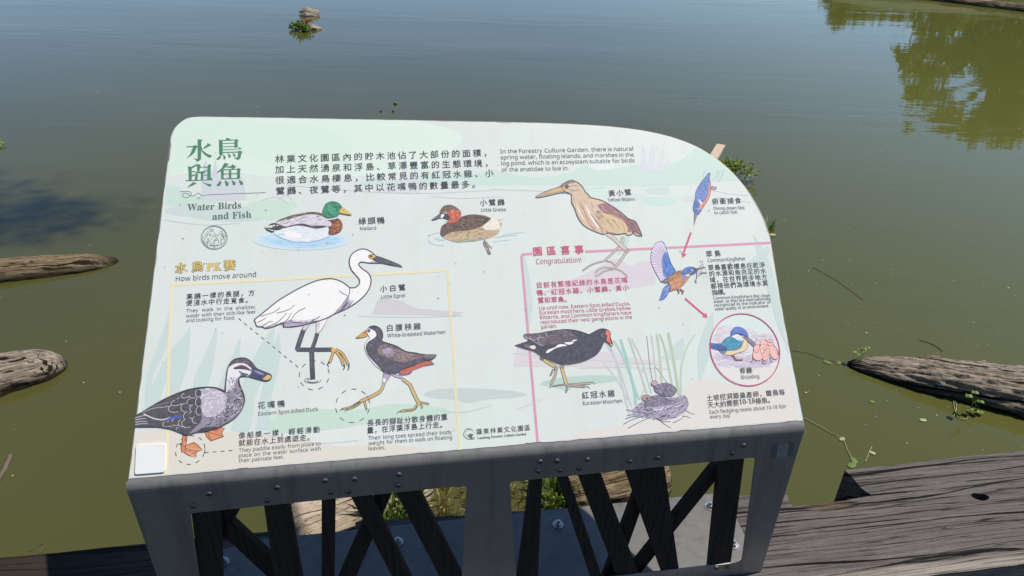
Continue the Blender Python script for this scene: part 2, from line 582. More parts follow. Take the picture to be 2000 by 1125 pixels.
nA_l, nA_r0, nA_r1 = uf(556, 1030), uf(695, 1000), uf(693, 1048)
nB = [uf(1537, 962), uf(1540, 975), uf(1549, 990), uf(1629, 980.5), uf(1704, 968), uf(1684, 955), uf(1668, 936), uf(1650, 918)]
outline = [(-2.6, -.067), (3.3, -.067), (3.3, .272), (2.4, .268)] + nB[::-1] + [(nA_r0[0], .243), (nA_r1[0], nA_r1[1] - .004), (nA_l[0], nA_r1[1]), (nA_l[0] - .01, .240), (-.4, .240), (-2.6, .236)]
outline = densify(outline, .03, .0022, 3.3)
kc = uf(1915, 970)
hole = [(kc[0] + .021 * math.cos(a) - .004 * math.sin(a), kc[1] + .0125 * math.sin(a) * (1 + .12 * math.cos(3 * a))) for a in [i * math.pi / 9 for i in range(18)]]
BF = Matrix.Translation(bw(.6, .0, ZB)) @ Matrix.Rotation(math.atan2(UW.y, UW.x), 4, 'Z')
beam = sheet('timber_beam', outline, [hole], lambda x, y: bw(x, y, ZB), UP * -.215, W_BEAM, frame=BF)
bevel(beam, .003, 2)
tag(beam, 'weathered dark square timber beam with two notches and a bored hole under the information stand', 'timber beam')

# ------------------------------------------------------------------ driftwood logs
def log(name, label, p0, p1, r0, r1, mat, seed, amp=.16, groove=.07, nl=90, nc=56, flat=.8, t0=.25, t1=.25, cat='log', group=None):
    p0, p1 = Vector(p0), Vector(p1)
    ax = p1 - p0
    L = ax.length
    X = ax.normalized()
    Y = UP.cross(X).normalized()
    Z = X.cross(Y)
    fr = Matrix((( X.x, Y.x, Z.x, p0.x), (X.y, Y.y, Z.y, p0.y), (X.z, Y.z, Z.z, p0.z), (0, 0, 0, 1)))
    verts, faces = [], []
    for i in range(nl + 1):
        t = i / nl
        x = t * L
        r = r0 + (r1 - r0) * t
        e0 = min(1, t / t0) if t0 else 1
        e1 = min(1, (1 - t) / t1) if t1 else 1
        r *= (.10 + .90 * math.sqrt(max(0, 1 - (1 - e0) ** 2))) * (.10 + .90 * math.sqrt(max(0, 1 - (1 - e1) ** 2)))
        for k in range(nc):
            a = 2 * math.pi * k / nc
            ca, sa = math.cos(a), math.sin(a)
            n1 = mnoise.noise(Vector((x * 3 + seed, ca * 1.4, sa * 1.4)))
            n2 = mnoise.noise(Vector((x * 5 + seed, ca * 7 + 9, sa * 7)))
            n3 = mnoise.noise(Vector((x * 14 + seed, ca * 17, sa * 17 + 5)))
            n4 = mnoise.noise(Vector((x * 40, ca * 9, sa * 9 + seed)))
            g = -abs(n2) * 1.6 + .5
            rr = r * (1 + amp * n1 + groove * g + groove * .55 * n3 + groove * .25 * n4)
            verts.append(fr @ Vector((x, ca * rr, sa * rr * flat)))
    for i in range(nl):
        for k in range(nc):
            a, b = i * nc + k, i * nc + (k + 1) % nc
            faces.append((a, b, b + nc, a + nc))
    faces.append(tuple(range(nc - 1, -1, -1)))
    faces.append(tuple(nl * nc + k for k in range(nc)))
    o = recalc(mesh_obj(name, verts, faces, mat, smooth=True, frame=fr))
    return tag(o, label, cat, group)

def az(px, py, z):
    return at(px, py, z)

LG = 'driftwood logs floating in the pond'
log('floating_log', 'thick grey cracked log with leafy sprouts on its tip, right of the stand', az(1655, 712, .0), az(2120, 795, .03), .085, .175, W_LOG, 3.1, .13, .17, 190, 96, .80, .50, 0, group=LG)
log('floating_log', 'pale grey log with a blunt mossy tip at the left edge, nearest the beam', az(132, 712, .0), az(-140, 775, .0), .10, .175, W_LOG, 8.6, .12, .14, 90, 64, .85, .30, 0, group=LG)
log('floating_log', 'long low brown log lying in the water at the left edge, farthest from the beam', az(238, 518, -.03), az(-330, 566, .01), .10, .16, W_LOGB, 15.2, .10, .09, 130, 64, .75, .16, 0, group=LG)
log('floating_log', 'dark thin log lying far off along the top right corner', az(1740, -10, .0), az(2040, 24, .02), .10, .13, W_LOGB, 21.7, .2, .10, 100, 40, .9, .3, 0, group=LG)
log('driftwood_trunk', 'bleached cracked trunk end just behind the beam, seen through the left slats', az(556, 1030, .04), az(835, 925, .0), .15, .15, W_PALE, 31.0, .10, .07, 90, 72, .85, .10, .2, cat='log')
log('driftwood_trunk', 'brown rotten trunk behind the beam, seen through the right slats', az(1085, 965, .0), az(1300, 915, .02), .12, .13, W_LOGB, 41.0, .22, .14, 70, 64, .8, .2, .2, cat='log')

# ------------------------------------------------------------------ small plants
def leaf_quads(verts, faces, c, L, W, d, n, bend=.25):
    """one pointed leaf of six faces' worth of shape starting at c, along d, facing n"""
    d = d.normalized()
    s = d.cross(n).normalized()
    nn = s.cross(d)
    b = len(verts)
    verts += [c, c + d * L * .35 + s * W * .5 + nn * L * bend * .15, c + d * L * .35 - s * W * .5 + nn * L * bend * .15,
              c + d * L * .72 + s * W * .38, c + d * L * .72 - s * W * .38, c + d * L - nn * L * bend]
    faces += [(b, b + 1, b + 2), (b + 1, b + 3, b + 4, b + 2), (b + 3, b + 5, b + 4)]

def rvec(r):
    while True:
        v = Vector((r.uniform(-1, 1), r.uniform(-1, 1), r.uniform(-1, 1)))
        if .05 < v.length < 1: return v.normalized()

def tube(verts, faces, pts, rads, nc=6):
    b0 = len(verts)
    n = len(pts)
    for i, p in enumerate(pts):
        d = (pts[min(i + 1, n - 1)] - pts[max(i - 1, 0)]).normalized()
        a = d.orthogonal().normalized()
        bb = d.cross(a)
        r = rads[i] if isinstance(rads, (list, tuple)) else rads
        for k in range(nc):
            t = 2 * math.pi * k / nc
            verts.append(p + a * math.cos(t) * r + bb * math.sin(t) * r)
    for i in range(n - 1):
        for k in range(nc):
            p, q = b0 + i * nc + k, b0 + i * nc + (k + 1) % nc
            faces.append((p, q, q + nc, p + nc))
    faces.append(tuple(b0 + k for k in range(nc - 1, -1, -1)))
    faces.append(tuple(b0 + (n - 1) * nc + k for k in range(nc)))

def tuft(name, label, cat, base, spread, h, n, mat, seed, lean=Vector((0, 0, 0)), blade=.008, stems=None):
    """grass tuft: curved blades"""
    r = random.Random(seed)
    verts, faces = [], []
    for _ in range(n):
        a = r.uniform(0, 6.283)
        q = base + Vector((math.cos(a), math.sin(a), 0)) * spread * math.sqrt(r.random())
        out = Vector((math.cos(a), math.sin(a), 0)) * r.uniform(.1, .9) + lean
        hh = h * r.uniform(.45, 1.1)
        side = Vector((-out.y, out.x, 0)).normalized() * blade * r.uniform(.6, 1.3)
        b = len(verts)
        for k in range(5):
            t = k / 4
            p = q + UP * hh * (t - .35 * t * t) + out * hh * .75 * t * t
            wdt = (1 - t) ** .7 + .04
            verts += [p - side * wdt, p + side * wdt]
        for k in range(4):
            faces.append((b + 2 * k, b + 2 * k + 1, b + 2 * k + 3, b + 2 * k + 2))
    return tag(mesh_obj(name, verts, faces, mat), label, cat)

def bush(name, label, cat, base, rad, n, mat, seed, L=.03, squash=.7, clumps=7):
    r = random.Random(seed)
    cs = [base + Vector((r.uniform(-1, 1) * rad[0], r.uniform(-1, 1) * rad[1], r.uniform(.2, 1) * rad[2])) for _ in range(clumps)]
    root = empty(name, label, cat, base)
    verts, faces = [], []
    for _ in range(n):
        c = r.choice(cs)
        p = c + rvec(r) * r.random() ** .5 * rad[2] * squash
        p.z = max(p.z, base.z + .003)
        leaf_quads(verts, faces, p, L * r.uniform(.6, 1.3), L * .55 * r.uniform(.7, 1.2), rvec(r) + UP * .5 + (p - base).normalized(), rvec(r) + UP * .8)
    mesh_obj('foliage', verts, faces, mat, root)
    verts, faces = [], []
    for c in cs:
        tube(verts, faces, [base + (c - base) * .05, base + (c - base) * .5 + UP * .01, c], [L * .12, L * .09, L * .05])
    mesh_obj('stem', verts, faces, BARK, root)
    return root

tuft('grass_tuft', 'bright green grass on the bleached trunk, seen between the left slats', 'grass', az(772, 985, .10), .10, .16, 150, LEAF, 3, blade=.006)
tuft('reed_tuft', 'dry straw coloured reeds in the water behind the left opening', 'reeds', az(868, 985, .0), .12, .20, 90, REED, 5, blade=.004)
tuft('reed_tuft', 'sparse dry reeds left of the right opening behind the centre post', 'reeds', az(1012, 955, .0), .07, .15, 40, REED, 6, blade=.004)
tuft('grass_tuft', 'small green grass beside the brown rotten trunk, right opening', 'grass', az(1082, 965, .02), .08, .14, 90, LEAF, 8, blade=.006)

# stump with a bush behind the panel's rounded corner
def post(name, label, cat, p, top, r, mat, seed):
    verts, faces = [], []
    n = 6
    pts = [p + (top - p) * (i / (n - 1)) + Vector((mnoise.noise(Vector((i * .9, seed, 0))), mnoise.noise(Vector((i * .9, seed, 5))), 0)) * r * .3 for i in range(n)]
    tube(verts, faces, pts, [r * (1.1 - .25 * i / (n - 1)) for i in range(n)], 9)
    return tag(recalc(mesh_obj(name, verts, faces, mat)), label, cat)
b0 = az(1380, 330, -.05)
pa, pb = az(1372, 345, .0), az(1408, 284, .07)
ax_ = (pb - pa).normalized(); sd_ = ax_.cross(UP).normalized(); up_ = sd_.cross(ax_)
verts, faces = [], []
n_ = 9
for i in range(n_ + 1):
    q = pa + (pb - pa) * (i / n_)
    for sx, sz in ((-1, 1), (-.3, 1), (.4, 1), (1, 1), (1, -1), (-1, -1)):
        e = (mnoise.noise(Vector((sx * 3, sz, 4.0))) * .05 if i == n_ else 0)
        verts.append(q + sd_ * sx * .042 * (1 - .15 * i / n_) * (1 + .12 * mnoise.noise(Vector((i * .7, sx, 2)))) + up_ * sz * .011 + ax_ * e)
for i in range(n_):
    for k in range(6):
        a, b = i * 6 + k, i * 6 + (k + 1) % 6
        faces.append((a, b, b + 6, a + 6))
faces += [(0, 1, 2, 3, 4, 5), tuple(n_ * 6 + k for k in range(5, -1, -1))]
tag(recalc(mesh_obj('plank', verts, faces, STAKE)), 'broken tan wooden plank end slanting out of the water behind the panel corner', 'plank')
bush('water_plant', 'leafy green plant growing in the water behind the rounded panel corner', 'plant', az(1432, 346, 0), (.11, .10, .09), 460, LEAFY, 12, .035, .75, 8)
tuft('grass_tuft', 'dark grass stub with a twig beside the right edge of the panel', 'grass', az(1500, 450, 0), .05, .12, 40, LEAF, 14, blade=.003)

# far rocks with plants
def rock(name, label, c, r, seed, mat=ROCK):
    bm = bmesh.new()
    bmesh.ops.create_icosphere(bm, subdivisions=4, radius=1)
    for v in bm.verts:
        n = mnoise.noise(v.co * 1.3 + Vector((seed, 0, 0))) * .35 + mnoise.noise(v.co * 4 + Vector((seed, 3, 0))) * .10
        v.co = Vector((v.co.x * r[0], v.co.y * r[1], v.co.z * r[2])) * (1 + n)
    me = bpy.data.meshes.new(name)
    bm.to_mesh(me); bm.free()
    me.materials.append(mat)
    o = bpy.data.objects.new(name, me)
    COL.objects.link(o)
    o.location = c
    return tag(o, label, 'rock')
rock('rock', 'pale pointed rock poking out of the far water, the farther of two', az(602, 27, .02), (.16, .13, .095), 1.0)
rock('rock', 'low tan rock with leafy plants growing against it, far water', az(609, 57, .0), (.13, .12, .06), 4.0)
bush('water_plant', 'round leaved green and dark plant beside the low tan rock', 'plant', az(580, 60, 0), (.13, .10, .075), 240, LEAF, 22, .065, .7, 7)
bush('water_plant', 'small reddish plant between the green plant and low tan rock', 'plant', az(595, 58, 0), (.06, .06, .09), 90, REDL, 23, .05, .6, 4)

# sprouts and strands near the right log
def sprout(name, label, foot, leaves, rleaf, cat='plant', mat=LEAF):
    root = empty(name, label, cat, foot)
    for p in leaves:
        verts, faces = [], []
        tube(verts, faces, [foot + Vector(((p - foot).x * .1, (p - foot).y * .1, 0)), foot + (p - foot) * .55 + UP * .008, p - UP * .002], .0016, 5)
        mesh_obj('stem', verts, faces, mat, root)
        n = (UP + Vector((p - foot)) * 2).normalized()
        a = n.orthogonal().normalized(); b = n.cross(a)
        verts = [p] + [p + (a * math.cos(t) + b * math.sin(t)) * rleaf * (1 + .12 * math.cos(5 * t)) - n * .003 * (1 + math.sin(3 * t)) for t in [i * 2 * math.pi / 16 for i in range(16)]]
        mesh_obj('leaf', verts, [(0, 1 + i, 1 + (i + 1) % 16) for i in range(16)], mat, root)
    return root
zt = .075
sprout('sprout', 'round leaved green seedling cluster on the tip of the grey log', az(1682, 706, .045), [az(1668, 686, zt), az(1680, 682, zt), az(1688, 680, zt + .01), az(1695, 677, zt + .012), az(1674, 691, zt - .01)], .0125)
sprout('sprout', 'green leaves hanging down the shaded side of the grey log', az(1902, 785, .07), [az(1893, 772, .12), az(1905, 765, .12), az(1916, 783, .07), az(1908, 801, .03), az(1896, 797, .04), az(1915, 803, .02)], .0145)

def strand(name, label, pxs, r, mat, cat='water weed', z=.004):
    pts = [az(x, y, z) for x, y in pxs]
    q = catmull([(p.x, p.y) for p in pts], [False] * len(pts), False, 6)
    verts, faces = [], []
    tube(verts, faces, [Vector((x, y, z + .003 * mnoise.noise(Vector((x * 30, y * 30, 0))))) for x, y in q], r, 6)
    return tag(mesh_obj(name, verts, faces, mat, smooth=True), label, cat)
PALES = plain('pale_stem', (.28, .27, .13), .6, 0, .3, 30)
TWIG = plain('twig_bark', (.10, .08, .06), .9, 0, .4, 30)
strand('pond_weed', 'thin pale plant stem floating from the panel edge towards the notch', [(1562, 812), (1600, 832), (1628, 848), (1646, 858), (1656, 880), (1664, 897)], .0016, PALES)
strand('pond_weed', 'short pale stem floating just beyond the timber notch', [(1703, 872), (1697, 884), (1690, 902)], .0014, PALES)
strand('pond_weed', 'thin floating root strand running from the panel to the log tip', [(1548, 684), (1580, 690), (1612, 702), (1650, 708)], .0015, TWIG)
strand('root_strand', 'pale looped roots trailing in the water under the grey log', [(1858, 818), (1866, 806), (1868, 790), (1862, 782), (1870, 815), (1888, 818), (1890, 800)], .0018, PALES)
strand('twig', 'short bent twig floating above the grey log', [(1796, 664), (1815, 669), (1832, 678), (1842, 686)], .0022, TWIG)
strand('twig', 'long thin twig floating on open water right of the panel', [(1588, 522), (1630, 545), (1660, 566), (1686, 585)], .0015, TWIG)
strand('twig', 'dark twig with a leaf in the water at the left edge', [(20, 890), (14, 905), (4, 925), (-6, 940)], .010, TWIG)
strand('twig', 'thin pale twig beside the beam at the lower left', [(58, 1076), (72, 1066), (86, 1062), (78, 1080)], .0012, TWIG)
for lab, pxy, rr in (('small dark stub poking from the far water above the panel', (767, 203), .038), ('tiny grey stub in the water above the panel, left of the dark one', (740, 218), .024), ('small dark stub with a submerged tail above the panel edge', (764, 218), .026)):
    p = az(pxy[0], pxy[1], 0)
    post('stub', lab, 'stub', p - UP * .06, p + Vector((rr * .9, -rr * .2, rr * .5)), rr * .55, TWIG, rr * 90)
def float_leaf(label, px, py, r, mat):
    c = az(px, py, .004)
    root = c
    verts = [c + UP * .002] + [c + Vector((math.cos(t), math.sin(t), 0)) * r * (1 + .25 * math.cos(2 * t + px)) for t in [i * 2 * math.pi / 12 for i in range(12)]]
    return tag(mesh_obj('floating_leaf', verts, [(0, 1 + i, 1 + (i + 1) % 12) for i in range(12)], mat), label, 'leaf')
float_leaf('green leaf at the lower end of the floating pale stem', 1668, 899, .016, LEAF)
float_leaf('yellow green leaf touching the beam below the floating stem', 1664, 908, .017, LEAF)
float_leaf('small leaf floating between the notch and the grey log', 1703, 784, .010, LEAF)
float_leaf('pale leaf floating below the middle of the grey log', 1803, 820, .013, PALES)
float_leaf('green leaf at the log tip on the floating root strand', 1616, 707, .017, LEAF)
float_leaf('second green leaf on the root strand, nearer the log tip', 1638, 708, .014, LEAF)
float_leaf('pale scrap on the pale stem above the notch', 1645, 857, .012, PALES)
float_leaf('pale scrap floating near the short stem by the notch', 1704, 884, .011, PALES)
float_leaf('pale scrap beside the right edge of the panel under the grass stub', 1508, 458, .022, PALES)
sprout('sprout', 'green leaves of a plant reaching in at the upper left edge', az(-12, 285, .0), [az(2, 277, .03), az(-4, 270, .05), az(-2, 283, .02)], .03)

verts, faces = [], []
r = random.Random(19)
for _ in range(210):
    px = r.uniform(0, 2000); py = r.uniform(60, 960)
    if r.random() < .45: px, py = r.uniform(1500, 2000), r.uniform(180, 900)
    c = az(px, py, .003)
    rr = (.0022 + .0036 * r.random() ** 3) * (.6 + c.length * .12)
    b = len(verts)
    k = 6
    el = r.uniform(.4, 1)
    a0 = r.uniform(0, 3)
    for i in range(k):
        t = i * 2 * math.pi / k
        x, y = math.cos(t) * rr, math.sin(t) * rr * el
        verts.append(c + Vector((x * math.cos(a0) - y * math.sin(a0), x * math.sin(a0) + y * math.cos(a0), 0)))
    faces.append(tuple(range(b, b + k)))
tag(mesh_obj('floating_specks', verts, faces, FLECK), 'scattered pale specks of seed and scum floating over the pond', 'floating specks', kind='stuff')

# ------------------------------------------------------------------ trees beyond the frame, seen mirrored in the pond and by their shade, then added unseen ones
def mirror_point(px, py, Y):
    d = ray(px, py)
    t = Y / d.y
    return Vector((d.x * t, Y, -CAM_H - d.z * t)), (M3.transposed() @ (d * t)).z

def tree(name, label, base, clumps, n, mat, seed, L=.15, tr=.16, group=None, flat=.8, nsub=9):
    r = random.Random(seed)
    root = empty(name, label, 'tree', base, group=group)
    top = max(c.z for c, _ in clumps)
    mid = base + UP * (top - base.z) * .45 + Vector((r.uniform(-.3, .3), 0, 0))
    verts, faces = [], []
    tube(verts, faces, [base - UP * .1, base + (mid - base) * .4 + Vector((.06, .03, 0)), mid], [tr * 1.3, tr, tr * .75], 10)
    for c, rad in clumps:
        m = mid + (c - mid) * .5 + rvec(r) * rad * .25
        tube(verts, faces, [mid + (c - mid) * .02, m, c], [tr * .45, tr * .28, tr * .10], 7)
    mesh_obj('trunk', verts, faces, BARK, root, smooth=True)
    verts, faces = [], []
    tot = sum(rad ** 2 for _, rad in clumps)
    for c, rad in clumps:
        subs = [c + rvec(r) * rad * r.uniform(.35, .95) for _ in range(nsub)]
        for _ in range(int(n * rad ** 2 / tot)):
            q = r.choice(subs)
            o = rvec(r) * r.random() ** .45 * rad * .42
            p = q + Vector((o.x, o.y, o.z * flat))
            if p.z < .25: continue
            leaf_quads(verts, faces, p, L * r.uniform(.6, 1.4), L * .5 * r.uniform(.7, 1.3), rvec(r) - UP * .3, rvec(r) + UP * .6)
    mesh_obj('crown', verts, faces, mat, root)
    return root

def mir_clumps(lst, Y):
    out = []
    rr = random.Random(5)
    for px, py, rp in lst:
        p, z = mirror_point(px, py, Y + rr.uniform(-.8, .8))
        out.append((p, rp / FPX * z))
    return out
TG = 'trees on the far bank'
tree('broadleaf_tree', 'broad olive green tree mirrored in the water at the right', Vector((14.6, 20.5, .4)),
     mir_clumps([(1850, 70, 55), (1930, 60, 60), (1812, 122, 48), (1875, 110, 50), (1935, 130, 55), (1992, 140, 60), (1800, 190, 34), (1852, 222, 52), (1930, 225, 62), (2040, 200, 100), (1895, 262, 26), (1965, 262, 34), (2080, 90, 110), (2000, 10, 70), (1768, 112, 22), (1775, 246, 14), (2100, 270, 60), (1840, 10, 60), (1920, -10, 60)], 20.0), 30000, LEAFD, 3, .15, .2, TG)
tree('broadleaf_tree', 'low dense tree mirrored left of the broad olive green tree', Vector((10.8, 24.5, .4)),
     mir_clumps([(1640, 24, 28), (1680, 20, 34), (1725, 14, 34), (1775, 10, 40), (1630, 40, 16), (1655, -5, 36), (1650, -30, 40), (1710, -35, 50), (1780, -40, 50), (1830, -20, 40)], 24.0), 13000, LEAFD, 4, .16, .14, TG)
tree('broadleaf_tree', 'tree leaning over the left of the pond, its bough shading the water', Vector((-9.2, 4.6, .4)),
     [(Vector((x_ , y_, z_)), r_) for x_, y_, z_, r_ in ((1.35, 5.95, 11.0, .9), (2.3, 6.1, 11.0, .5), (.3, 5.9, 10.9, 1.0), (-.9, 5.9, 11.0, .9), (-2.6, 5.7, 11.0, 1.0), (-4.6, 5.5, 10.8, 1.1), (-6.6, 5.2, 10.4, 1.3), (-8.6, 4.8, 10.6, 1.7), (-10.4, 5.0, 9.6, 1.6), (-9.6, 3.4, 9.2, 1.5))], 34000, LEAFD, 6, .07, .24, flat=.5, nsub=40)
for bx, by in ((-5.5, -8.5), (1.0, -9.5), (7.5, -8.0)):  # unseen trees added behind the camera to dim sky light on the stand front
    r = random.Random(int(bx * 10))
    tree('broadleaf_tree', 'added unseen tree behind the camera, %s' % ('left' if bx < 0 else 'middle' if bx < 3 else 'right'), Vector((bx, by, -.1)),
         [(Vector((bx + r.uniform(-2.2, 2.2), by + r.uniform(-1.2, 1.2), 1.6 + 1.05 * k)), 1.9) for k in range(7)], 3500, LEAFD, int(40 + bx), .42, .25, 'added unseen trees behind the camera')
bank('bank', [(-40, -4.2), (0, -3.6), (40, -4.2), (60, -40), (-60, -40)], .3)
# ------------------------------------------------------------------ information stand: folded steel frame, slats, bolts
STAND = empty('information_stand', 'sloping pale green bird information panel on a grey steel stand with dark wooden slats', 'information sign', bw(.6, .1, ZB), math.atan2(UW.y, UW.x))
RB = .025
TH = math.acos(NW.dot(-FW))
def bend_c(u): return pw(u, -.004, -RB)
FP = bend_c(0) - FW * RB
ZT = FP.z
def fz(px, py, d=0.0):
    q = on_plane(px, py, FP + FW * d, FW) - A0
    return (q.dot(UW), q.z + A0.z)
def fw(u, z, d=0.0):
    q = FP + UW * u + FW * d
    return Vector((q.x, q.y, z)) - UW * (FP - A0).dot(UW)

# panel outline traced in panel metres
PANEL_PX = [(250, 936.5), (1570, 824), (1529, 611), (1517, 541), (1505.5, 471), (1497, 440), (1480, 403), (1456, 366), (1428, 334), (1398, 309), (1360, 286), (1310, 267), (1250, 254), (1180, 246), (1090, 241), (1000, 238.5), (700, 232.5), (400, 227.5), (376, 228.5), (362, 232.5), (349, 241), (339, 252.5), (332.5, 270)]
PANEL = [pl(x, y) for x, y in PANEL_PX]
PANEL[0] = (0.0, -.004); PANEL[1] = (PANEL[1][0], -.004)
sharp = [True, True] + [False] * (len(PANEL) - 2)
PANEL_S = catmull(PANEL, sharp, True, 5)
back = sheet('backing_plate', PANEL_S, [], lambda u, v: pw(u, v, 0), NW * -.0035, STEEL, STAND)
# folded front: bend strip, then upright sheet with two openings
verts, faces = [], []
U0, U1 = -.003, 1.1995
NB = 10
for r_ in (RB, RB - .0035):
    for i in range(NB + 1):
        a = TH * i / NB
        d = NW * math.cos(a) - VW * math.sin(a)
        for u in (U0, U1):
            verts.append(bend_c(u) + d * r_)
m = 2 * (NB + 1)
for i in range(NB):
    a = 2 * i
    faces.append((a, a + 1, a + 3, a + 2))
    faces.append((m + a + 2, m + a + 3, m + a + 1, m + a))
    faces.append((a, a + 2, m + a + 2, m + a))
    faces.append((a + 3, a + 1, m + a + 1, m + a + 3))
faces.append((1, 0, m, m + 1))
recalc(mesh_obj('folded_edge', verts, faces, STEEL, STAND, smooth=False)).data.polygons.foreach_set('use_smooth', [False] * (4 * NB + 1))
zbot = fz(1440, 1099)[1]
def ext(p, q, z):
    t = (z - p[1]) / (q[1] - p[1])
    return (p[0] + (q[0] - p[0]) * t, z)
lw = [fz(371, 1003), fz(911.5, 948.5), ext(fz(911.5, 948.5), fz(902, 1124), zbot), ext(fz(371, 1003), fz(389, 1124), zbot)]
rw = [fz(995.5, 941.5), fz(1476, 893.5), ext(fz(1476, 893.5), fz(1449, 1097), zbot), ext(fz(995.5, 941.5), fz(1008, 1125), zbot)]
front = sheet('front_frame', [(U0, ZT), (U1, ZT), (1.196, ZB + .002), (.001, ZB + .002)], [rounded(lw, .010), rounded(rw, .010)], lambda u, z: fw(u, z, 0), FW * .0035, STEEL, STAND)
bevel(front, .0008, 2)
f0 = (FP - A0).dot(FW) + .0036
pr = [uf(1452, 1045), uf(1421, 985), uf(1400, 966)]
bl = uf(436, 1076)
base = sheet('base_plate', [(.005, f0), (1.192, f0), (pr[0][0], pr[0][1]), (pr[1][0] + .003, pr[1][1]), pr[2], (.10, pr[2][1] - .002), bl, (.01, .05)], [], lambda u, f: bw(u, f, ZB + .006), UP * -.005, PLATE, STAND)
bevel(base, .001, 1)

def slat(lt, lb, rt, rb, d, th, up=.05):
    a = [fz(*p, d) for p in (lt, lb, rt, rb)]
    zt_ = max(a[0][1], a[2][1]) + up
    zt_ = min(zt_, ZT - .008)
    zb_ = ZB + .0065
    q = [ext(a[0], a[1], zt_), ext(a[0], a[1], zb_), ext(a[2], a[3], zb_), ext(a[2], a[3], zt_)]
    o = sheet('slat', q, [], lambda u, z: fw(u, z, d), FW * th, W_SLAT, STAND)
    bevel(o, .0015, 1)
for lt, lb, rt, rb in (((373, 998), (389, 1124), (429, 995), (434, 1124)), ((515, 986), (535, 1124), (564, 982), (589, 1124)), ((628, 976), (628, 1124), (655, 973), (653, 1124)),
                       ((684.6, 970), (764, 1124), (721, 966), (800, 1124)), ((773, 962), (857, 1124), (818, 956), (902, 1124)),
                       ((1037, 934), (1012, 1125), (1060, 932), (1051, 1125)), ((1087, 930), (1152, 1125), (1109, 928), (1175, 1125)), ((1127.5, 926), (1202, 1119), (1172, 921), (1247, 1119)),
                       ((1220, 917), (1289, 1110), (1298, 910), (1326, 1110)), ((1407, 897), (1386, 1103), (1454, 894), (1427, 1102))):
    slat(lt, lb, rt, rb, .0045, .016)
for lt, lb, rt, rb in (((436, 1000), (360, 1124), (466, 1000), (395, 1124)), ((735, 964), (665, 1124), (767, 961), (697, 1124)), ((1258, 915), (1180, 1125), (1282, 913), (1207, 1125)), ((1398, 905), (1222, 1125), (1426, 905), (1258, 1113))):
    slat(lt, lb, rt, rb, .0225, .016)
# the one diagonal that falls to the right behind the left opening
slat((431, 998), (528, 1088), (405, 1018), (500, 1106), .0225, .016, .0)

def lathe(verts, faces, c, ax, prof, nc=14):
    a = ax.orthogonal().normalized(); b = ax.cross(a)
    b0 = len(verts)
    for r_, h in prof:
        for k in range(nc):
            t = 2 * math.pi * k / nc
            verts.append(c + a * math.cos(t) * r_ + b * math.sin(t) * r_ + ax * h)
    for i in range(len(prof) - 1):
        for k in range(nc):
            p, q = b0 + i * nc + k, b0 + i * nc + (k + 1) % nc
            faces.append((p, q, q + nc, p + nc))
    faces.append(tuple(b0 + (len(prof) - 1) * nc + k for k in range(nc)))

def z1(x, y): return (240 + x / 2.778, 840 + y / 2.778)
def z2(x, y): return (900 + x / 2.778, 820 + y / 2.778)
for p in [z1(380, 410), z1(468, 344), z1(785, 382), z1(836, 310), z1(1097, 273), z1(1128, 336), z1(1256, 265), z1(1226, 333), z1(1497, 240), z1(1494, 298),
          z2(430, 226), z2(521, 222), z2(420, 277), z2(537, 272), z2(686, 215), z2(642, 262), z2(916, 224), z2(1068, 205), z2(1472, 180), z2(1532, 138), z2(1385, 803), z2(1447, 797)]:
    u, z = fz(*p)
    verts, faces = [], []
    c = fw(u, z, 0)
    lathe(verts, faces, c, -FW, [(.0058, .0), (.0056, .0012), (.0046, .0026), (.0028, .0034), (.0022, .0034), (.0018, .0020)])
    mesh_obj('screw', verts, faces, SCREW, STAND, smooth=False)
for p in [(777, 1059), (1090, 1025), (1387, 990), (437, 1098), (1433, 1065)]:
    c = at(p[0], p[1], ZB + .0062)
    verts, faces = [], []
    lathe(verts, faces, c, UP, [(.0125, 0), (.0125, .0018), (.0055, .0019)], 20)
    bo = mesh_obj('bolt', verts, faces, BOLT, STAND)
    verts, faces = [], []
    lathe(verts, faces, c + UP * .0019, UP, [(.0082, 0), (.0082, .0060), (.0070, .0070), (.0046, .0071)], 6)
    lathe(verts, faces, c + UP * .0085, UP, [(.0042, 0), (.0042, .0055), (.0032, .0065)], 12)
    mesh_obj('nut', verts, faces, BOLT, bo)

# square plastic plate at the lower left corner (its code is left out)
q = [pl(267.2, 869.6), pl(324.6, 866.2), pl(323, 922), pl(264.8, 926.6)]
lp = sheet('label_plate', rounded(q, .004), [], lambda u, v: pw(u, v, .0035), NW * -.0029, WHITE, STAND)
bevel(lp, .0006, 2)
lp['label'] = 'blank white square plastic plate with rounded corners'
# tape residue on the right of the front sheet
q = [fz(*z2(1690, 135)), fz(*z2(1815, 118)), fz(*z2(1800, 195)), fz(*z2(1676, 208))]
sheet('tape_residue', q, [], lambda u, z: fw(u, z, -.0003), FW * .00025, TAPE, STAND)
q = [fz(*z2(1722, 130)), fz(*z2(1778, 122)), fz(*z2(1768, 205)), fz(*z2(1710, 208))]
TAPE2 = plain('tape_backing', (.24, .24, .24), .9, 0, .6, 260)
sheet('tape_residue', densify(q, .004, .0008, 1.0), [], lambda u, z: fw(u, z, -.0006), FW * .00025, TAPE2, STAND)

# printed sheet with slightly chipped edges
sh_out = []
r = random.Random(4)
cen = Vector((.6, .3))
for i, (u, v) in enumerate(densify([(a, max(b, .0)) for a, b in PANEL_S], .006, 0, 0)):
    d = (cen - Vector((u, v))).normalized()
    j = .0016 + .0011 * mnoise.noise(Vector((u * 45, v * 45, 0))) + (.0020 if mnoise.noise(Vector((u * 14, v * 14, 7))) > .42 else 0)
    sh_out.append((u + d.x * j, v + d.y * j))
SHEET = sheet('printed_sheet', sh_out, [], lambda u, v: pw(u, v, .0008), NW * -.0007, VINYL, STAND)
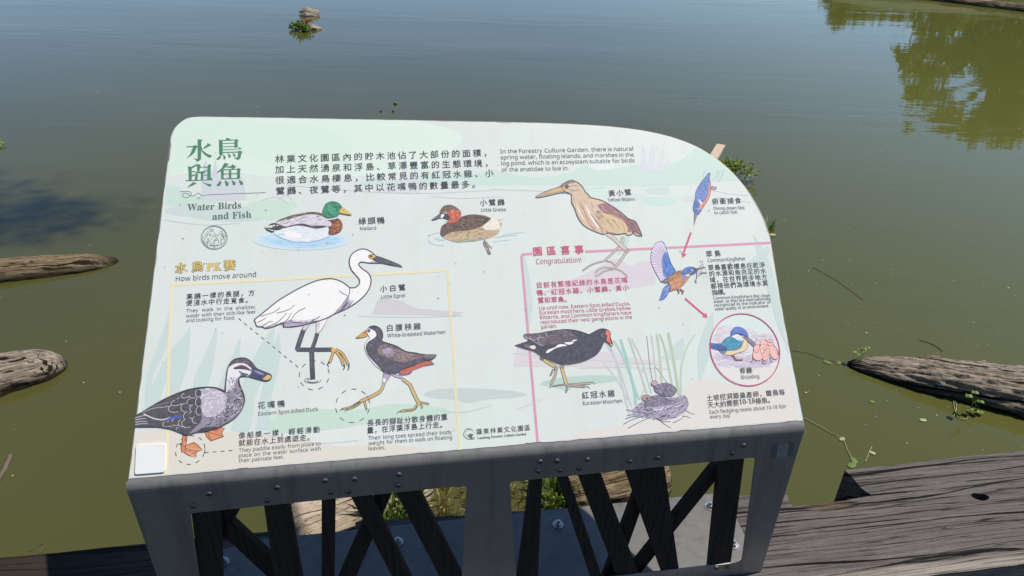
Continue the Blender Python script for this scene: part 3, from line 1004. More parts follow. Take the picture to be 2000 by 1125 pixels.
# ------------------------------------------------------------------ printed artwork on the sheet
def clip_panel(uv):
    out = [tuple(p) for p in uv]
    cx, cy = .6, .3
    poly = [(cx + (x - cx) * .9965, cy + (max(y, 0) - cy) * .9925) for x, y in PANEL_S]
    for i in range(len(poly)):
        a, b = poly[i], poly[(i + 1) % len(poly)]
        ex, ey = b[0] - a[0], b[1] - a[1]
        if math.hypot(ex, ey) < 1e-7: continue
        side = lambda p: ex * (p[1] - a[1]) - ey * (p[0] - a[0])
        res = []
        for k in range(len(out)):
            p, q = out[k - 1], out[k]
            sp, sq = side(p), side(q)
            if (sp >= 0) != (sq >= 0):
                t = sp / (sp - sq)
                res.append((p[0] + (q[0] - p[0]) * t, p[1] + (q[1] - p[1]) * t))
            if sq >= 0: res.append(q)
        out = res
        if len(out) < 3: return []
    res = []
    for p in out:
        if not res or math.hypot(p[0] - res[-1][0], p[1] - res[-1][1]) > 1e-5: res.append(p)
    return res

class Art:
    """flat inks laid on the sheet one above the other; coordinates are read in the current tracing frame"""
    def __init__(s, name, label, h=.0011, step=2e-6, seed=1):
        s.name, s.label, s.h, s.step, s.clip = name, label, h, step, name == 'background_wash'
        s.v, s.f, s.c = [], [], []
        s.r = random.Random(seed)
        s.fr(0, 0, 1)
    def fr(s, x, y, k):
        s.x0, s.y0, s.k = x, y, k
        return s
    def P(s, p):
        return pl(s.x0 + p[0] / s.k, s.y0 + p[1] / s.k)
    def face(s, uv, col):
        if s.clip: uv = clip_panel(uv)
        if len(uv) < 3: return
        s.h += s.step
        b = len(s.v)
        s.v += [pw(u, v, s.h) for u, v in uv]
        s.f.append(tuple(range(b, b + len(uv))))
        s.c.append(hexc(col, PK))
    def pts(s, d, sub=4, closed=True, smooth=True):
        p, sh = parse(d) if isinstance(d, str) else (d, [False] * len(d))
        return catmull(p, sh, closed, sub) if smooth else p
    def poly(s, d, col, smooth=True, out=None, ow=8):
        p = s.pts(d, 4, True, smooth)
        s.face([s.P(q) for q in p], col)
        if out: s.line(p + [p[0]], ow, out, smooth=False)
        return p
    def line(s, d, w, col, smooth=True, taper=0, sub=4, px=False):
        p = s.pts(d, sub, False, smooth) if isinstance(d, str) or smooth else d
        uv = [Vector(s.P(q)) for q in p]
        uv = [q for i, q in enumerate(uv) if i == 0 or (q - uv[i - 1]).length > 1e-6]
        if len(uv) < 2: return
        wm = w / s.k * .00091 * .5
        n = len(uv)
        b = len(s.v)
        s.h += s.step
        for i, q in enumerate(uv):
            d_ = (uv[min(i + 1, n - 1)] - uv[max(i - 1, 0)])
            if d_.length < 1e-9: d_ = Vector((1, 0))
            d_.normalize()
            ww = wm * (1 - taper * i / (n - 1))
            nn = Vector((-d_.y, d_.x)) * max(ww, 2e-5)
            hh = s.h
            s.v += [pw(q.x - nn.x, q.y - nn.y, hh), pw(q.x + nn.x, q.y + nn.y, hh)]
        for i in range(n - 1):
            s.f.append((b + 2 * i, b + 2 * i + 2, b + 2 * i + 3, b + 2 * i + 1))
            s.c.append(hexc(col, PK))
    def tube(s, d, w, fill, ink='#2c2430', ow=8):
        s.line(d, w + ow, ink)
        s.line(d, w - ow, fill)
    def ell(s, cx, cy, rx, ry, col, rot=0, out=None, ow=8, n=22):
        c, t_ = math.cos(rot), math.sin(rot)
        p = [(cx + rx * math.cos(t) * c - ry * math.sin(t) * t_, cy + rx * math.cos(t) * t_ + ry * math.sin(t) * c) for t in [i * 2 * math.pi / n for i in range(n)]]
        s.face([s.P(q) for q in p], col)
        if out: s.line(p + [p[0]], ow, out, smooth=False)
        return p
    def hatch(s, region, n, L, w, cols, ang, jit=.3, curve=.0):
        if isinstance(region, str): region = s.pts(region)
        xs = [p[0] for p in region]; ys = [p[1] for p in region]
        k = tries = 0
        while k < n and tries < n * 30:
            tries += 1
            x, y = s.r.uniform(min(xs), max(xs)), s.r.uniform(min(ys), max(ys))
            a = (ang(x, y) if callable(ang) else ang) + s.r.gauss(0, jit)
            l = L * s.r.uniform(.5, 1.3)
            p0, p2 = (x - math.cos(a) * l / 2, y - math.sin(a) * l / 2), (x + math.cos(a) * l / 2, y + math.sin(a) * l / 2)
            if not (inside(p0, region) and inside(p2, region)): continue
            p1 = (x + math.sin(a) * l * curve, y - math.cos(a) * l * curve)
            s.line([p0, p1, p2], w * s.r.uniform(.6, 1.3), s.r.choice(cols), smooth=False, taper=.6)
            k += 1
    def dash_circle(s, cpx, r, n, col, w=1.6):
        c = Vector(pl(*cpx))
        rm = (Vector(pl(cpx[0] + r, cpx[1])) - c).length
        for i in range(n):
            t0 = 2 * math.pi * (i + .1) / n
            t1 = t0 + 2 * math.pi / n * .48
            s.arc(c, rm, t0, t1, w * .00091, col, 4)
    def arc(s, c, rm, t0, t1, wm, col, n=40):
        s.h += s.step
        b = len(s.v)
        for i in range(n + 1):
            t = t0 + (t1 - t0) * i / n
            for q in (rm - wm / 2, rm + wm / 2):
                s.v.append(pw(c.x + q * math.cos(t), c.y + q * math.sin(t), s.h))
        for i in range(n):
            s.f.append((b + 2 * i, b + 2 * i + 1, b + 2 * i + 3, b + 2 * i + 2))
            s.c.append(hexc(col, PK))
    def done(s):
        me_v = s.v
        o = mesh_obj(s.name, me_v, s.f, INK, SHEET, cols=s.c)
        # every ink faces up off the sheet
        n = STAND_N
        me = o.data
        flip = [p.index for p in me.polygons if p.normal.dot(n) < 0]
        if flip:
            bm = bmesh.new(); bm.from_mesh(me); bm.faces.ensure_lookup_table()
            bmesh.ops.reverse_faces(bm, faces=[bm.faces[i] for i in flip])
            bm.to_mesh(me); bm.free()
        o['label'] = s.label
        return o
STAND_N = ROOTM[STAND.name].to_3x3() @ NW

# --- pale background washes
A = Art('background_wash', 'pale watercolour pond scene of hills, pads, banks and reeds', .00086, 3e-6)
A.poly("700,362! 728,346 760,352 800,348 870,334 920,340 960,331 1010,342 1060,346 1110,337 1150,321 1200,330 1240,322 1280,326 1330,312 1350,296 1366,284 1395,291 1420,318 1443,352! 1300,364 1128,362 961,362", '#c6ddd4')
A.poly("1150,321 1170,300 1200,318 1195,330 1160,332", '#dde8e4')
A.poly("319,366! 350,364 362,379 392,384 425,388! 420,398 314,402!", '#c4ddd0')
A.poly("322,345! 330,270! 345,248 372,232 560,232 800,236 900,262 880,300 840,330 700,345 560,350 440,335 370,340", '#daeadf')
A.poly("322,345! 330,270! 345,248 372,236 520,238 650,256 690,300 640,335 560,330 480,305 370,330", '#d6e9da')
for c in ((455, 418, 88, 15, '#c6d5d0'), (392, 412, 70, 12, '#c8d6d2'), (532, 402, 50, 11, '#c7dfd0'), (530, 418, 42, 11, '#c7dfd0'), (1285, 373, 25, 7, '#c9d8d6'), (1287, 393, 33, 9, '#c4e0d6'), (1166, 375, 32, 9, '#cde4da'), (1235, 384, 28, 7, '#cfdcda'), (1348, 388, 18, 6, '#d0d8d8'), (1205, 399, 22, 7, '#d0dfdd')):
    A.ell(c[0], c[1], c[2], c[3], c[4])
A.poly("827,770 850,761 900,758 960,760 1010,765 1030,771 1000,777 950,780 915,787 890,781 845,777", '#c4cecb')
A.poly("1054,751 1075,741 1120,735 1180,733 1209,737 1200,745 1160,750 1120,757 1108,763 1085,757", '#b6d0c5')
A.poly("500,836! 540,812 600,798 660,800 720,797 760,789 830,790 868,797 880,808 835,815 800,823 720,828 650,838 560,846", '#c3dccd')
A.poly("727,614! 738,586 752,583 785,589 815,602 860,606 905,610! 890,617 800,615", '#cdcace')
A.poly("1058,572! 1110,548 1150,532 1205,505 1232,520 1250,512 1275,514 1280,556! 1200,566", '#d7ced5')
A.poly("1003,716! 1012,676 1030,668 1110,676 1190,690 1250,701 1300,706! 1200,716", '#d8d1d5')
A.poly("253,934! 262,850! 300,836 350,838 420,842 470,845 530,852 600,860 660,872 720,868 790,871 850,880 905,884! 600,908", '#dcd8cc')
A.poly("1075,864! 1150,842 1220,829 1285,812 1328,781 1342,756 1383,740 1440,752 1500,730 1545,712! 1563,778 1567,822!", '#dedad4')
A.poly("393,390! 396,340 402,312 409,343 416,330 421,312 428,345 440,356 448,335 455,355 466,344 478,362 481,388! 460,392 410,392", '#ccd2d8')
for d in ("752,374! 760,345 768,352 770,374", "770,374! 786,330 791,300 796,338 790,376", "792,376! 806,340 815,318 816,350 806,376", "808,374! 822,352 828,344 820,376", "1252,330! 1253,300 1257,284 1262,308 1263,333", "1263,334! 1270,300 1275,281 1279,305 1275,336", "1276,335! 1288,310 1297,290 1296,314 1285,337", "1284,336! 1300,318 1308,312 1296,338"):
    A.poly(d, '#d2d7de')
for d in ("283,790! 288,730 318,650 332,610 326,680 300,730 296,790", "328,838! 326,760 350,680 372,640 366,720 352,760 346,838", "372,838! 380,740 402,690 424,640 416,720 402,770 398,838", "404,842! 420,770 452,700 470,660 462,740 440,790 432,842", "452,840! 470,760 500,690 536,640 524,720 500,770 488,840", "500,836! 512,760 530,690 545,650 548,700 530,780 524,836",
          "268,830! 290,770 330,690 360,660 320,760 300,830"):
    A.poly(d, '#c5d7d2')
for d in ("1470,456! 1492,490 1520,560 1541,640 1545,690! 1520,640 1500,570 1480,500", "1440,530! 1470,505 1500,480 1512,470! 1490,520 1470,545", "1366,748! 1362,690 1376,640 1392,610 1392,660 1384,700", "1538,690! 1530,640 1545,640 1552,700", "1205,500! 1215,470 1228,440 1226,480", "1018,520! 1022,490 1035,545 1040,600 1030,640", "1290,700! 1310,680 1335,660 1330,700"):
    A.poly(d, '#c6d6d3')
for d in ("322,430 400,440 470,436", "560,362 700,374 830,378 960,372", "840,384 900,388 980,384", "960,370 1100,374 1180,366", "1390,372 1430,380 1462,382", "1400,386 1440,392 1468,396", "1000,690 1100,700 1290,712", "1130,719 1230,718 1310,722", "850,800 900,806 960,792", "700,618 800,620 905,617", "520,850 620,866 700,860", "1010,800 1040,788 1060,780", "505,395 540,385 562,398", "545,390 560,382 572,392"):
    A.line(d, 1.0, '#bccac9')
A.done()

A = Art('frame_line', 'pale yellow line around the left half of the panel', .0010)
A.line("326,926 331,680 335.5,557", 5.0, '#eadfb6', smooth=False)
A.line("333,557 600,543.2 876,528.5", 5.0, '#eadfb6', smooth=False)
A.line("874,527 886,700 897.5,879", 5.0, '#e6ddb2', smooth=False)
A.done()
A = Art('frame_line', 'dull pink line around the right half of the panel', .0010)
A.line("1050,864 1034,682 1018.5,505 1019.2,499.5 1023,497.4 1040,495.4", 5.2, '#d892ae')
A.line("1143,491.8 1320,483.4 1506,474.4", 5.2, '#d892ae', smooth=False)
A.done()

def arrow(d, head, lab):
    A = Art('arrow_mark', lab, .0011)
    A.line(d, 4.4, '#cf4878', smooth=False)
    A.poly(head, '#cf4878', smooth=False)
    A.done()
arrow("1349.2,454.2 1334.8,494", "1329.5,493 1341,496.8 1333,504", 'pink arrow from the diving to the flying kingfisher')
arrow("1337.4,583.2 1376,616.4", "1371,619.6 1378.6,610.6 1381.8,620.8", 'pink arrow from the flying kingfisher to the round picture')

def dashed(A, p, q, n, fill=.5):
    for i in range(n):
        a = [p[k] + (q[k] - p[k]) * i / n for k in (0, 1)]
        b = [p[k] + (q[k] - p[k]) * (i + fill) / n for k in (0, 1)]
        A.line([a, b], 1.6, '#3c3c40', smooth=False)
A = Art('dashed_line', 'dashed circle and leader line at the egret foot', .0010)
A.dash_circle((614, 733), 29, 9, '#3c3c40')
dashed(A, (466, 622), (588, 722), 11)
A.done()
A = Art('dashed_line', 'dashed circle around the waterhen foot', .0010)
A.dash_circle((689, 792.5), 33, 10, '#3c3c40')
A.done()
A = Art('dashed_line', 'dashed circle and leader line at the webbed duck foot', .0010)
A.dash_circle((372, 879), 28.5, 10, '#3c3c40')
dashed(A, (400, 884.3), (462, 879.2), 4)
A.line("400.6,876 400,884.6", 1.5, '#3c3c40', smooth=False)
A.done()

IK = '#2c2636'
# --- mallard
A = Art('bird_drawing', 'mallard with green head and brown breast on blue water', .00112, seed=2).fr(490, 385, 10)
A.ell(1000, 830, 960, 210, '#cfe2e8'); A.ell(1010, 850, 840, 160, '#c2deec'); A.ell(1060, 870, 700, 120, '#b3d6ee')
A.hatch(A.pts("150,800 600,960 1100,1000 1700,900 1850,750 1500,820 900,900 400,760"), 60, 160, 14, ['#9fcbea', '#c8e2f0', '#a9d2ee'], .05, .1)
p = A.poly("430,700! 560,660 700,600 880,560 1100,580 1300,620 1520,590 1510,690 1540,760! 1400,820 1150,885 900,880 700,830 560,780", '#e2e9ef')
A.hatch(p, 70, 150, 14, ['#bcd3e8', '#cfdde6', '#ffffff', '#f6f2f4'], .25, .2); A.line("440,710 600,800 800,865 1000,885 1200,875 1400,825 1540,770", 14, '#8fb2d8')
A.ell(820, 740, 170, 60, '#f6f3f4', .2)
p = A.poly("480,500! 700,420 950,360 1200,340 1400,370 1480,430 1570,500 1570,560 1480,580 1300,560 1100,545 900,540 700,590 600,560", '#d6d2dc')
A.hatch(p, 60, 120, 12, ['#b9b4c4', '#eceaf0', '#c7c3d0', '#efeff3'], -.35, .25); A.hatch(p, 16, 90, 9, ['#4c3d3a', '#7a6858'], -.45, .2)
A.line("640,520 720,510 820,470", 10, '#4c3c38', taper=.5); A.line("960,440 1020,400 1150,410", 10, '#6a5040', taper=.5)
p = A.poly("480,492! 600,430 800,360 1000,320 1150,295 1300,300 1400,330! 1400,370 1250,340 1100,345 900,390 700,440", '#5a4538')
A.hatch(p, 45, 80, 12, ['#2f2630', '#9a7a52', '#3c2c2c', '#d0b48a'], -.25, .12)
p = A.poly("560,560! 700,580 900,530 1050,525 1180,570 1380,560 1500,580! 1380,605 1250,615 1050,570 900,555 740,590 620,600", '#4a3038')
A.poly("240,575! 330,598 420,600 430,545 340,555! 440,510 560,540 640,580 560,640 460,640 330,608", '#33283a'); A.poly("262,592! 400,660 470,675 410,700! 330,662", '#33283a')
A.ell(455, 560, 20, 16, '#f4f2f4'); A.ell(520, 558, 26, 10, '#d8d0d8')
p = A.poly("1500,455! 1600,440 1690,415 1770,480 1795,580 1750,680 1650,735 1530,745! 1515,690 1530,640 1510,590! 1560,570 1580,510", '#84402a')
A.ell(1670, 600, 70, 90, '#b0602f'); A.hatch(p, 110, 50, 12, ['#3e1a22', '#c47a40', '#5c2a22', '#d89658', '#4a2028'], lambda x, y: math.atan2(y - 590, x - 1500) , .5)
A.line("1440,436 1560,440 1690,402", 20, '#f2f2f2')
p = A.poly("1395,370! 1405,260 1450,150 1540,95 1640,90 1730,130 1785,200 1745,260 1730,330 1680,395 1580,410 1480,410 1420,390", '#1f8a62')
A.ell(1590, 270, 80, 70, '#44ac82'); A.hatch(p, 150, 45, 11, ['#0e5a45', '#5cc79a', '#157050', '#0b4a44', '#2f9a72'], lambda x, y: math.atan2(y - 260, x - 1700) + 1.2, .35)
A.ell(1665, 195, 24, 20, '#141418'); A.ell(1660, 190, 8, 6, '#b89a70')
A.poly("1785,205! 1750,250 1722,310! 1800,325 1960,357! 1970,340 1880,275 1820,222", '#e2b84c', out='#8a6c30', ow=6); A.line("1722,318 1850,345 1968,357", 8, '#5a4a20'); A.ell(1800, 260, 12, 8, '#6a5020')
A.done()

# --- little grebe
A = Art('bird_drawing', 'little grebe with red brown neck swimming, one foot behind', .00112, seed=3).fr(830, 390, 10)
for d in ("270,640 120,680 60,760 110,850 260,890 380,900", "1380,740 1600,710 1800,690", "1340,830 1500,800 1650,790", "1500,700 1700,660 1950,640"):
    A.line(d, 16, '#b9d6e2')
A.poly("200,760 260,740 340,760 400,790 280,800", '#b4d8ec')
A.poly("1180,765! 1130,850 1180,960 1230,1080! 1290,1060 1230,930 1300,970! 1290,920 1210,850 1240,860! 1200,825 1165,850", '#83736b'); A.hatch("1180,765! 1130,850 1180,960 1230,1080! 1290,1060 1230,930 1300,970! 1290,920 1210,850 1165,850", 30, 80, 10, ['#4a4040', '#c9b8aa'], 1.0, .2)
p = A.poly("320,520! 300,620 310,700 380,760 480,800 650,840 900,820 1100,790 1300,740 1440,650 1460,560 1520,470! 1440,420 1570,370! 1400,400 1290,365 1180,310 1000,295 850,300 720,340 600,430 450,470 380,480", '#c4aa88')
A.hatch(p, 170, 70, 10, ['#8a6a4c', '#e6d8bc', '#a88860', '#d8c4a0', '#6c5442'], -.15, .35)
A.poly("1300,370! 1440,430 1455,560 1400,600 1200,600 1120,540 1210,450", '#ece6d6'); A.hatch("1300,370! 1440,430 1455,560 1400,600 1200,600 1120,540 1210,450", 30, 60, 8, ['#d6ccb4', '#ffffff', '#b8a890'], -.3, .3)
A.hatch("400,770 650,830 900,815 1100,785 1250,740 1200,700 900,770 600,780", 50, 60, 10, ['#b4c8a8', '#c8d4bc', '#9ab0a0'], -.1, .3)
p = A.poly("330,520! 400,470 560,450 690,350 850,300 1000,295 1150,320 1300,370! 1200,460 1100,520 900,590 700,610 500,640 350,720 300,650", '#5b4238')
A.hatch(p, 190, 75, 10, ['#35272e', '#9a7a60', '#2c2028', '#7a5a4a', '#b09278', '#4a3434'], lambda x, y: .45 if x > 650 else 1.2, .3)
p = A.poly("440,330! 500,370 440,420 430,460 560,460 650,410 700,330 690,250 650,200 560,190 480,220 430,280", '#c4503a')
A.hatch(p, 80, 50, 10, ['#e08a50', '#a32d38', '#d86a48', '#b83a3c', '#f0b080'], -.6, .5)
p = A.poly("290,270! 310,190 370,130 470,105 560,125 640,180 700,250 705,350! 680,250 600,190 500,205 430,270 360,290", '#6b5646')
A.hatch(p, 60, 45, 9, ['#3c3028', '#a08868', '#54443a', '#8a745a'], -.5, .3)
A.poly("350,350! 420,280 490,370 440,385", '#2c2a36'); A.poly("310,300 360,295 375,320 330,360 295,355", '#fbfafa')
A.poly("290,280! 130,400! 190,395 300,350 315,310", '#5a6276', out='#33384a', ow=6)
A.ell(395, 262, 36, 28, '#ded6d0', out='#3a3030', ow=5); A.ell(395, 262, 20, 18, '#1c1a20')
A.done()

# --- yellow bittern
A = Art('bird_drawing', 'buff yellow bittern with long bill and big toes', .00112, seed=4).fr(1110, 440, 10)
for d, w_ in (("1040,225 1062,280 1050,350", 60), ("985,415 850,560 700,700", 40), ("690,705 470,765 275,890", 26), ("730,705 830,722 905,792", 24)):
    A.tube(d, w_, '#cdbfb8', '#4a3c46', 9)
A.tube("750,170 900,270 1000,370 1150,500", 85, '#d2c4bc', '#4a3c46', 9)
A.tube("1140,495 1020,690 890,845", 50, '#c9b8b4', '#4a3c46', 9)
for d in ("880,845 680,830 560,890 525,940", "890,862 700,900 590,970 515,995", "900,852 1020,890 1110,965 1155,1010"):
    A.tube(d, 24, '#cfc2ba', '#4a3c46', 8)
A.ell(1145, 505, 42, 38, '#b9a6a2', out='#4a3c46', ow=8)
A.fr(1030, 340, 8)
body = "690,330! 690,450 740,540 770,640 830,750 930,840 1080,910 1180,945! 1300,920 1400,945 1530,930 1560,960 1640,940 1640,900 1700,960 1790,970! 1740,840 1680,740 1580,700 1450,590 1300,490 1150,410 990,370 950,320 910,290 850,190 760,120 680,100 600,130 520,190 580,270 650,300"
p = A.poly(body, '#d6bca2')
A.hatch(p, 120, 90, 9, ['#c2a084', '#e8d6c2', '#b8907c', '#e0c8ae'], .95, .2)
A.poly("800,420 840,500 890,600 930,720 1010,850 1090,890 1020,830 960,740 930,650 880,540", '#c78c76'); A.poly("900,470 960,570 1020,680 1110,820 1110,860 1040,780 980,690 930,580", '#efe6da'); A.poly("760,450 810,560 880,690 890,740 830,660 780,560", '#ecdfc8')
A.poly("700,380! 730,500 780,620 850,740 830,740 760,620 710,500", '#c9a08c')
p = A.poly("1090,490! 1190,460 1300,490 1450,590 1600,710 1690,750 1790,970! 1650,900 1560,900 1560,820 1480,720 1350,640 1180,590", '#95646a')
A.hatch(p, 60, 90, 9, ['#6e4450', '#b88a84', '#7c5058', '#c8a098'], .65, .15)
p = A.poly("1180,600! 1350,650 1480,720 1560,830 1550,920 1450,945 1300,930 1180,850 1130,760", '#d6b98f')
A.hatch(p, 40, 110, 8, ['#c0a078', '#e6d0ac', '#a98a70'], 1.0, .2)
for d in ("1180,600 1300,640 1420,690 1480,740", "1250,720 1310,800 1340,880", "1340,720 1400,800 1450,860", "1560,820 1600,800 1640,860", "1620,760 1680,840 1740,900", "1640,880 1700,900 1780,960", "980,620 1060,720 1150,850 1180,940", "1230,900 1320,940 1420,945 1520,935"):
    A.line(d, 8, '#5a4450', taper=.4)
A.hatch("1080,560 1180,620 1160,780 1060,660", 25, 50, 6, ['#6a5460', '#8a7078'], .8, .6)
A.poly("500,200! 600,130 680,100 760,122 680,140 640,155 590,190", '#8a6a72'); A.hatch("520,190 600,132 690,104 740,122 640,152 590,185", 16, 60, 7, ['#5a4450', '#a88890'], -.6, .15)
A.poly("582,195! 480,215 300,270 130,360! 200,365 420,320 590,272!", '#b7a18c'); A.poly("580,200! 400,268 300,308 430,290 582,255!", '#e0b060')
A.line("520,190 470,212 300,268 130,358 200,366 420,318 500,300 600,298 670,312 690,340", 10, '#3e3444')
A.line("585,250 430,290 250,325", 6, '#6a5a50')
A.ell(615, 200, 34, 30, '#6a6456'); A.ell(612, 202, 16, 16, '#0c0c10'); A.line("640,205 720,180 800,190", 7, '#8a7074', taper=.6); A.line("650,240 740,265 800,250", 7, '#6c5660', taper=.6)
q = A.pts(body); A.line(q + [q[0]], 11, '#42384a', smooth=False)
A.done()

# --- kingfisher diving
A = Art('bird_drawing', 'blue kingfisher diving straight down', .00112, seed=5).fr(1300, 332, 10)
for d in ("780,0 718,140", "1028,0 932,205", "1078,0 988,200", "1148,0 1032,245"): A.line(d, 7, '#7c8a8c', smooth=False)
for d in ("870,335 950,345 985,322", "880,365 950,382 995,350", "880,350 910,340 915,312"): A.tube(d, 18, '#c0787a', '#6a4450', 6)
body = "840,58! 740,180 640,320 590,430 575,560 540,680 538,780 575,850 630,880! 700,790 740,700 830,570 868,450 880,330 860,220 850,150 865,80"
p = A.poly(body, '#5e80c8')
A.hatch(p, 110, 45, 9, ['#8fa8de', '#3a58a8', '#4a6cb8', '#a4b8e4'], 1.9, .3)
A.poly("855,220! 882,300 880,430 840,565 760,705 690,795! 640,700 700,640 760,600 812,500 835,380", '#dd8f7a'); A.hatch("860,260 875,430 830,560 740,700 690,740 720,650 800,560 845,400", 20, 50, 9, ['#eeb09c', '#c87464'], 1.9, .2)
A.poly("630,560! 700,640 690,680 660,640", '#f6f0f2')
p = A.poly("575,610 640,620 660,700 640,770 690,795 630,880 575,850 540,780 545,680", '#4668b4'); A.hatch(p, 40, 35, 9, ['#6a90dc', '#2c4690', '#3c62b0', '#7cb0e8'], 1.8, .4)
A.line("850,180 760,300 780,360 720,440", 8, '#2f4690'); A.line("815,480 780,560 720,620", 8, '#35509a')
q = A.pts(body); A.line(q + [q[0]], 10, '#3c4272', smooth=False)
A.poly("558,850! 615,872 550,1087! ", '#8a8496', smooth=False, out='#454258', ow=8); A.line("588,870 552,1080", 6, '#454258', smooth=False)
A.ell(635, 765, 17, 17, '#e6dcd0'); A.ell(637, 765, 10, 10, '#101014')
A.done()

# --- kingfisher flying with a fish
A = Art('bird_drawing', 'kingfisher in flight with raised wing and a fish in its bill', .00112, seed=6).fr(1250, 468, 10)
tail = "640,770! 530,880 450,960 410,1080 370,1190! 440,1180 510,1120 560,1020 600,900"
p = A.poly(tail, '#4c74c2', out='#3a4270', ow=8); A.hatch(p, 40, 80, 9, ['#7c9ede', '#2e4c94', '#93b0e6'], 1.95, .15)
wing = "410,835! 330,700 260,560 215,440 213,300 240,180 300,80 380,45 430,42 485,110 535,260 605,470 700,620! 560,720"
A.poly(wing, '#e4d6ea')
tips = [(212, 300), (215, 240), (245, 180), (262, 130), (300, 85), (345, 58), (390, 42), (435, 42), (215, 360), (220, 420), (232, 480), (252, 540), (280, 600), (305, 655), (340, 710), (370, 765), (400, 825)]
tips.sort(key=lambda p_: math.atan2(p_[1] - 560, p_[0] - 640))
inner = [(500, 250), (485, 265), (470, 285), (455, 310), (445, 340), (435, 375), (428, 410), (425, 440), (425, 475), (428, 510), (432, 545), (440, 580), (448, 615), (455, 650), (460, 690), (465, 725), (470, 760)][::-1]
tips = sorted(tips, key=lambda p_: -p_[1] * 2 + p_[0] * .6)
for a, b in zip(tips, inner): A.line([a, ((a[0] + b[0]) / 2, (a[1] + b[1]) / 2 - 14), b], 8, '#55506e', smooth=False); A.line([(a[0] + 10, a[1] + 14), (b[0], b[1] + 12)], 10, '#c6b2d8', smooth=False, taper=.7)
p = A.poly("690,620! 600,470 535,270 485,250 440,330 425,450 440,600 470,740 560,715", '#4a7cce')
A.hatch(p, 120, 50, 9, ['#2c56a8', '#79a8ea', '#3a68bc', '#5ea0e6', '#23428c'], 1.1, .5)
q = A.pts(wing)
A.line(q + [q[0]], 9, '#3c3c5c', smooth=False)
A.poly("400,830! 520,740 700,630 800,600 790,650 640,760 540,830 480,850", '#6c5a5c'); A.hatch("420,825 520,745 700,640 760,640 640,740 500,835", 40, 70, 8, ['#3a3444', '#98a0b8', '#b48860'], -.65, .15)
belly = "520,830! 620,720 760,640 850,640 970,690 950,750 850,880 750,955 570,1020! 590,900"
p = A.poly(belly, '#c78258', out='#4c3a44', ow=8)
A.hatch(p, 90, 60, 10, ['#e0a878', '#a8663c', '#ecc8a0', '#b87448'], -.5, .4)
A.poly("530,800! 640,700 780,620 830,620 760,690 640,770 560,840", '#a8764c'); A.hatch("540,800 640,705 790,630 740,690 620,775", 30, 60, 8, ['#c8986a', '#7c5236'], -.7, .2)
A.line("480,860 560,830 640,770 700,750", 10, '#3a3854')
head = "795,665! 840,590 920,545 1020,538 1100,575! 1060,630 960,675 850,690"
A.poly("860,690! 970,660 945,712 900,712", '#f4f0f2'); A.poly("820,695 885,720 860,800 832,812", '#6c8acc'); A.poly("975,700! 1090,655 1060,600 960,680", '#3f5fa8')
p = A.poly(head, '#4470c0', out='#30365c', ow=8); A.hatch(p, 60, 40, 8, ['#2a4c98', '#6c98e0', '#3a60b0', '#23408a'], -.2, .3)
A.line("950,670 1000,640 1080,600", 12, '#c88a78'); A.poly("1040,560 1100,575 1060,640 1000,630", '#2c3460')
A.ell(1018, 605, 22, 20, '#f0f0f4'); A.ell(1020, 606, 14, 13, '#101014')
A.poly("1220,482! 1190,490 1140,560 1105,640 1098,760 1070,790 1095,855! 1112,740 1190,640 1200,560 1230,540", '#cbbfcb', out='#4a4454', ow=7)
A.poly("1085,570! 1290,532! 1100,612", '#6a6270', smooth=False, out='#2c2a38', ow=7)
A.poly("1180,640! 1300,640! 1290,655! 1180,660", '#8a8490', smooth=False)
for d in ("1172,410 1178,445", "1215,410 1218,460", "1265,560 1285,555", "1280,615 1300,610", "1160,690 1200,680", "1290,655 1310,665", "1230,735 1240,730", "1290,712 1305,725"): A.line(d, 9, '#4c4a56', smooth=False)
for d in ("720,970 750,1010 755,1055", "730,965 770,1000", "780,960 820,1010 830,1065", "800,990 860,1010"): A.tube(d, 22, '#b86a6c', '#6c3c46', 6)
A.done()

# --- round picture: kingfisher feeding chicks
A = Art('round_picture', 'kingfisher feeding pink chicks inside a pink ring', .00112, seed=7).fr(1370, 605, 10)
cc = Vector(pl(1454.6, 682.3))
rad = (Vector(pl(1522, 682.3)) - Vector(pl(1387, 682.3))).length / 2
def ring_fill(r_, col, a0=0, a1=2 * math.pi, n=56):
    A.face([(cc.x + r_ * math.cos(a0 + (a1 - a0) * i / n), cc.y + r_ * math.sin(a0 + (a1 - a0) * i / n)) for i in range(n + (0 if a1 - a0 > 6.2 else 1))], col)
ring_fill(rad, '#d6e4e1')
ring_fill(rad, '#dedbe0', math.pi * -1.12, math.pi * .12)
ring_fill(rad, '#e1dfdb', math.pi * -.86, math.pi * -.14)
A.fr(1370, 605, 10)
for x, y, a, b, c in ((430, 400, 180, 90, '#dcd6dc'), (340, 560, 120, 110, '#d8cfda'), (900, 420, 120, 60, '#ddd4da'), (1250, 520, 160, 60, '#dccdd6'), (420, 930, 200, 50, '#c9bfd2'), (760, 960, 300, 50, '#c4b8cc'), (1150, 1030, 240, 50, '#bfb3c8'), (500, 1060, 250, 60, '#d2c9d8'), (900, 1100, 300, 40, '#cbc2d4'), (1400, 960, 90, 60, '#c2b6ca')): A.ell(x, y, a, b, c)
A.hatch("230,850 1480,850 1430,1100 1000,1200 500,1200 300,1050", 90, 110, 14, ['#b4a6c0', '#d6cede', '#c6bcd0', '#e2dce6', '#a699b6'], -.05, .3)
A.hatch("300,350 560,330 540,600 230,640", 30, 60, 12, ['#e8dfe4', '#cfc4d0', '#e6cfd6'], -.3, .6)
A.hatch("950,400 1300,500 1450,600 1000,600", 30, 60, 12, ['#e4d4da', '#cfc4d0', '#e9dde2'], .2, .6)
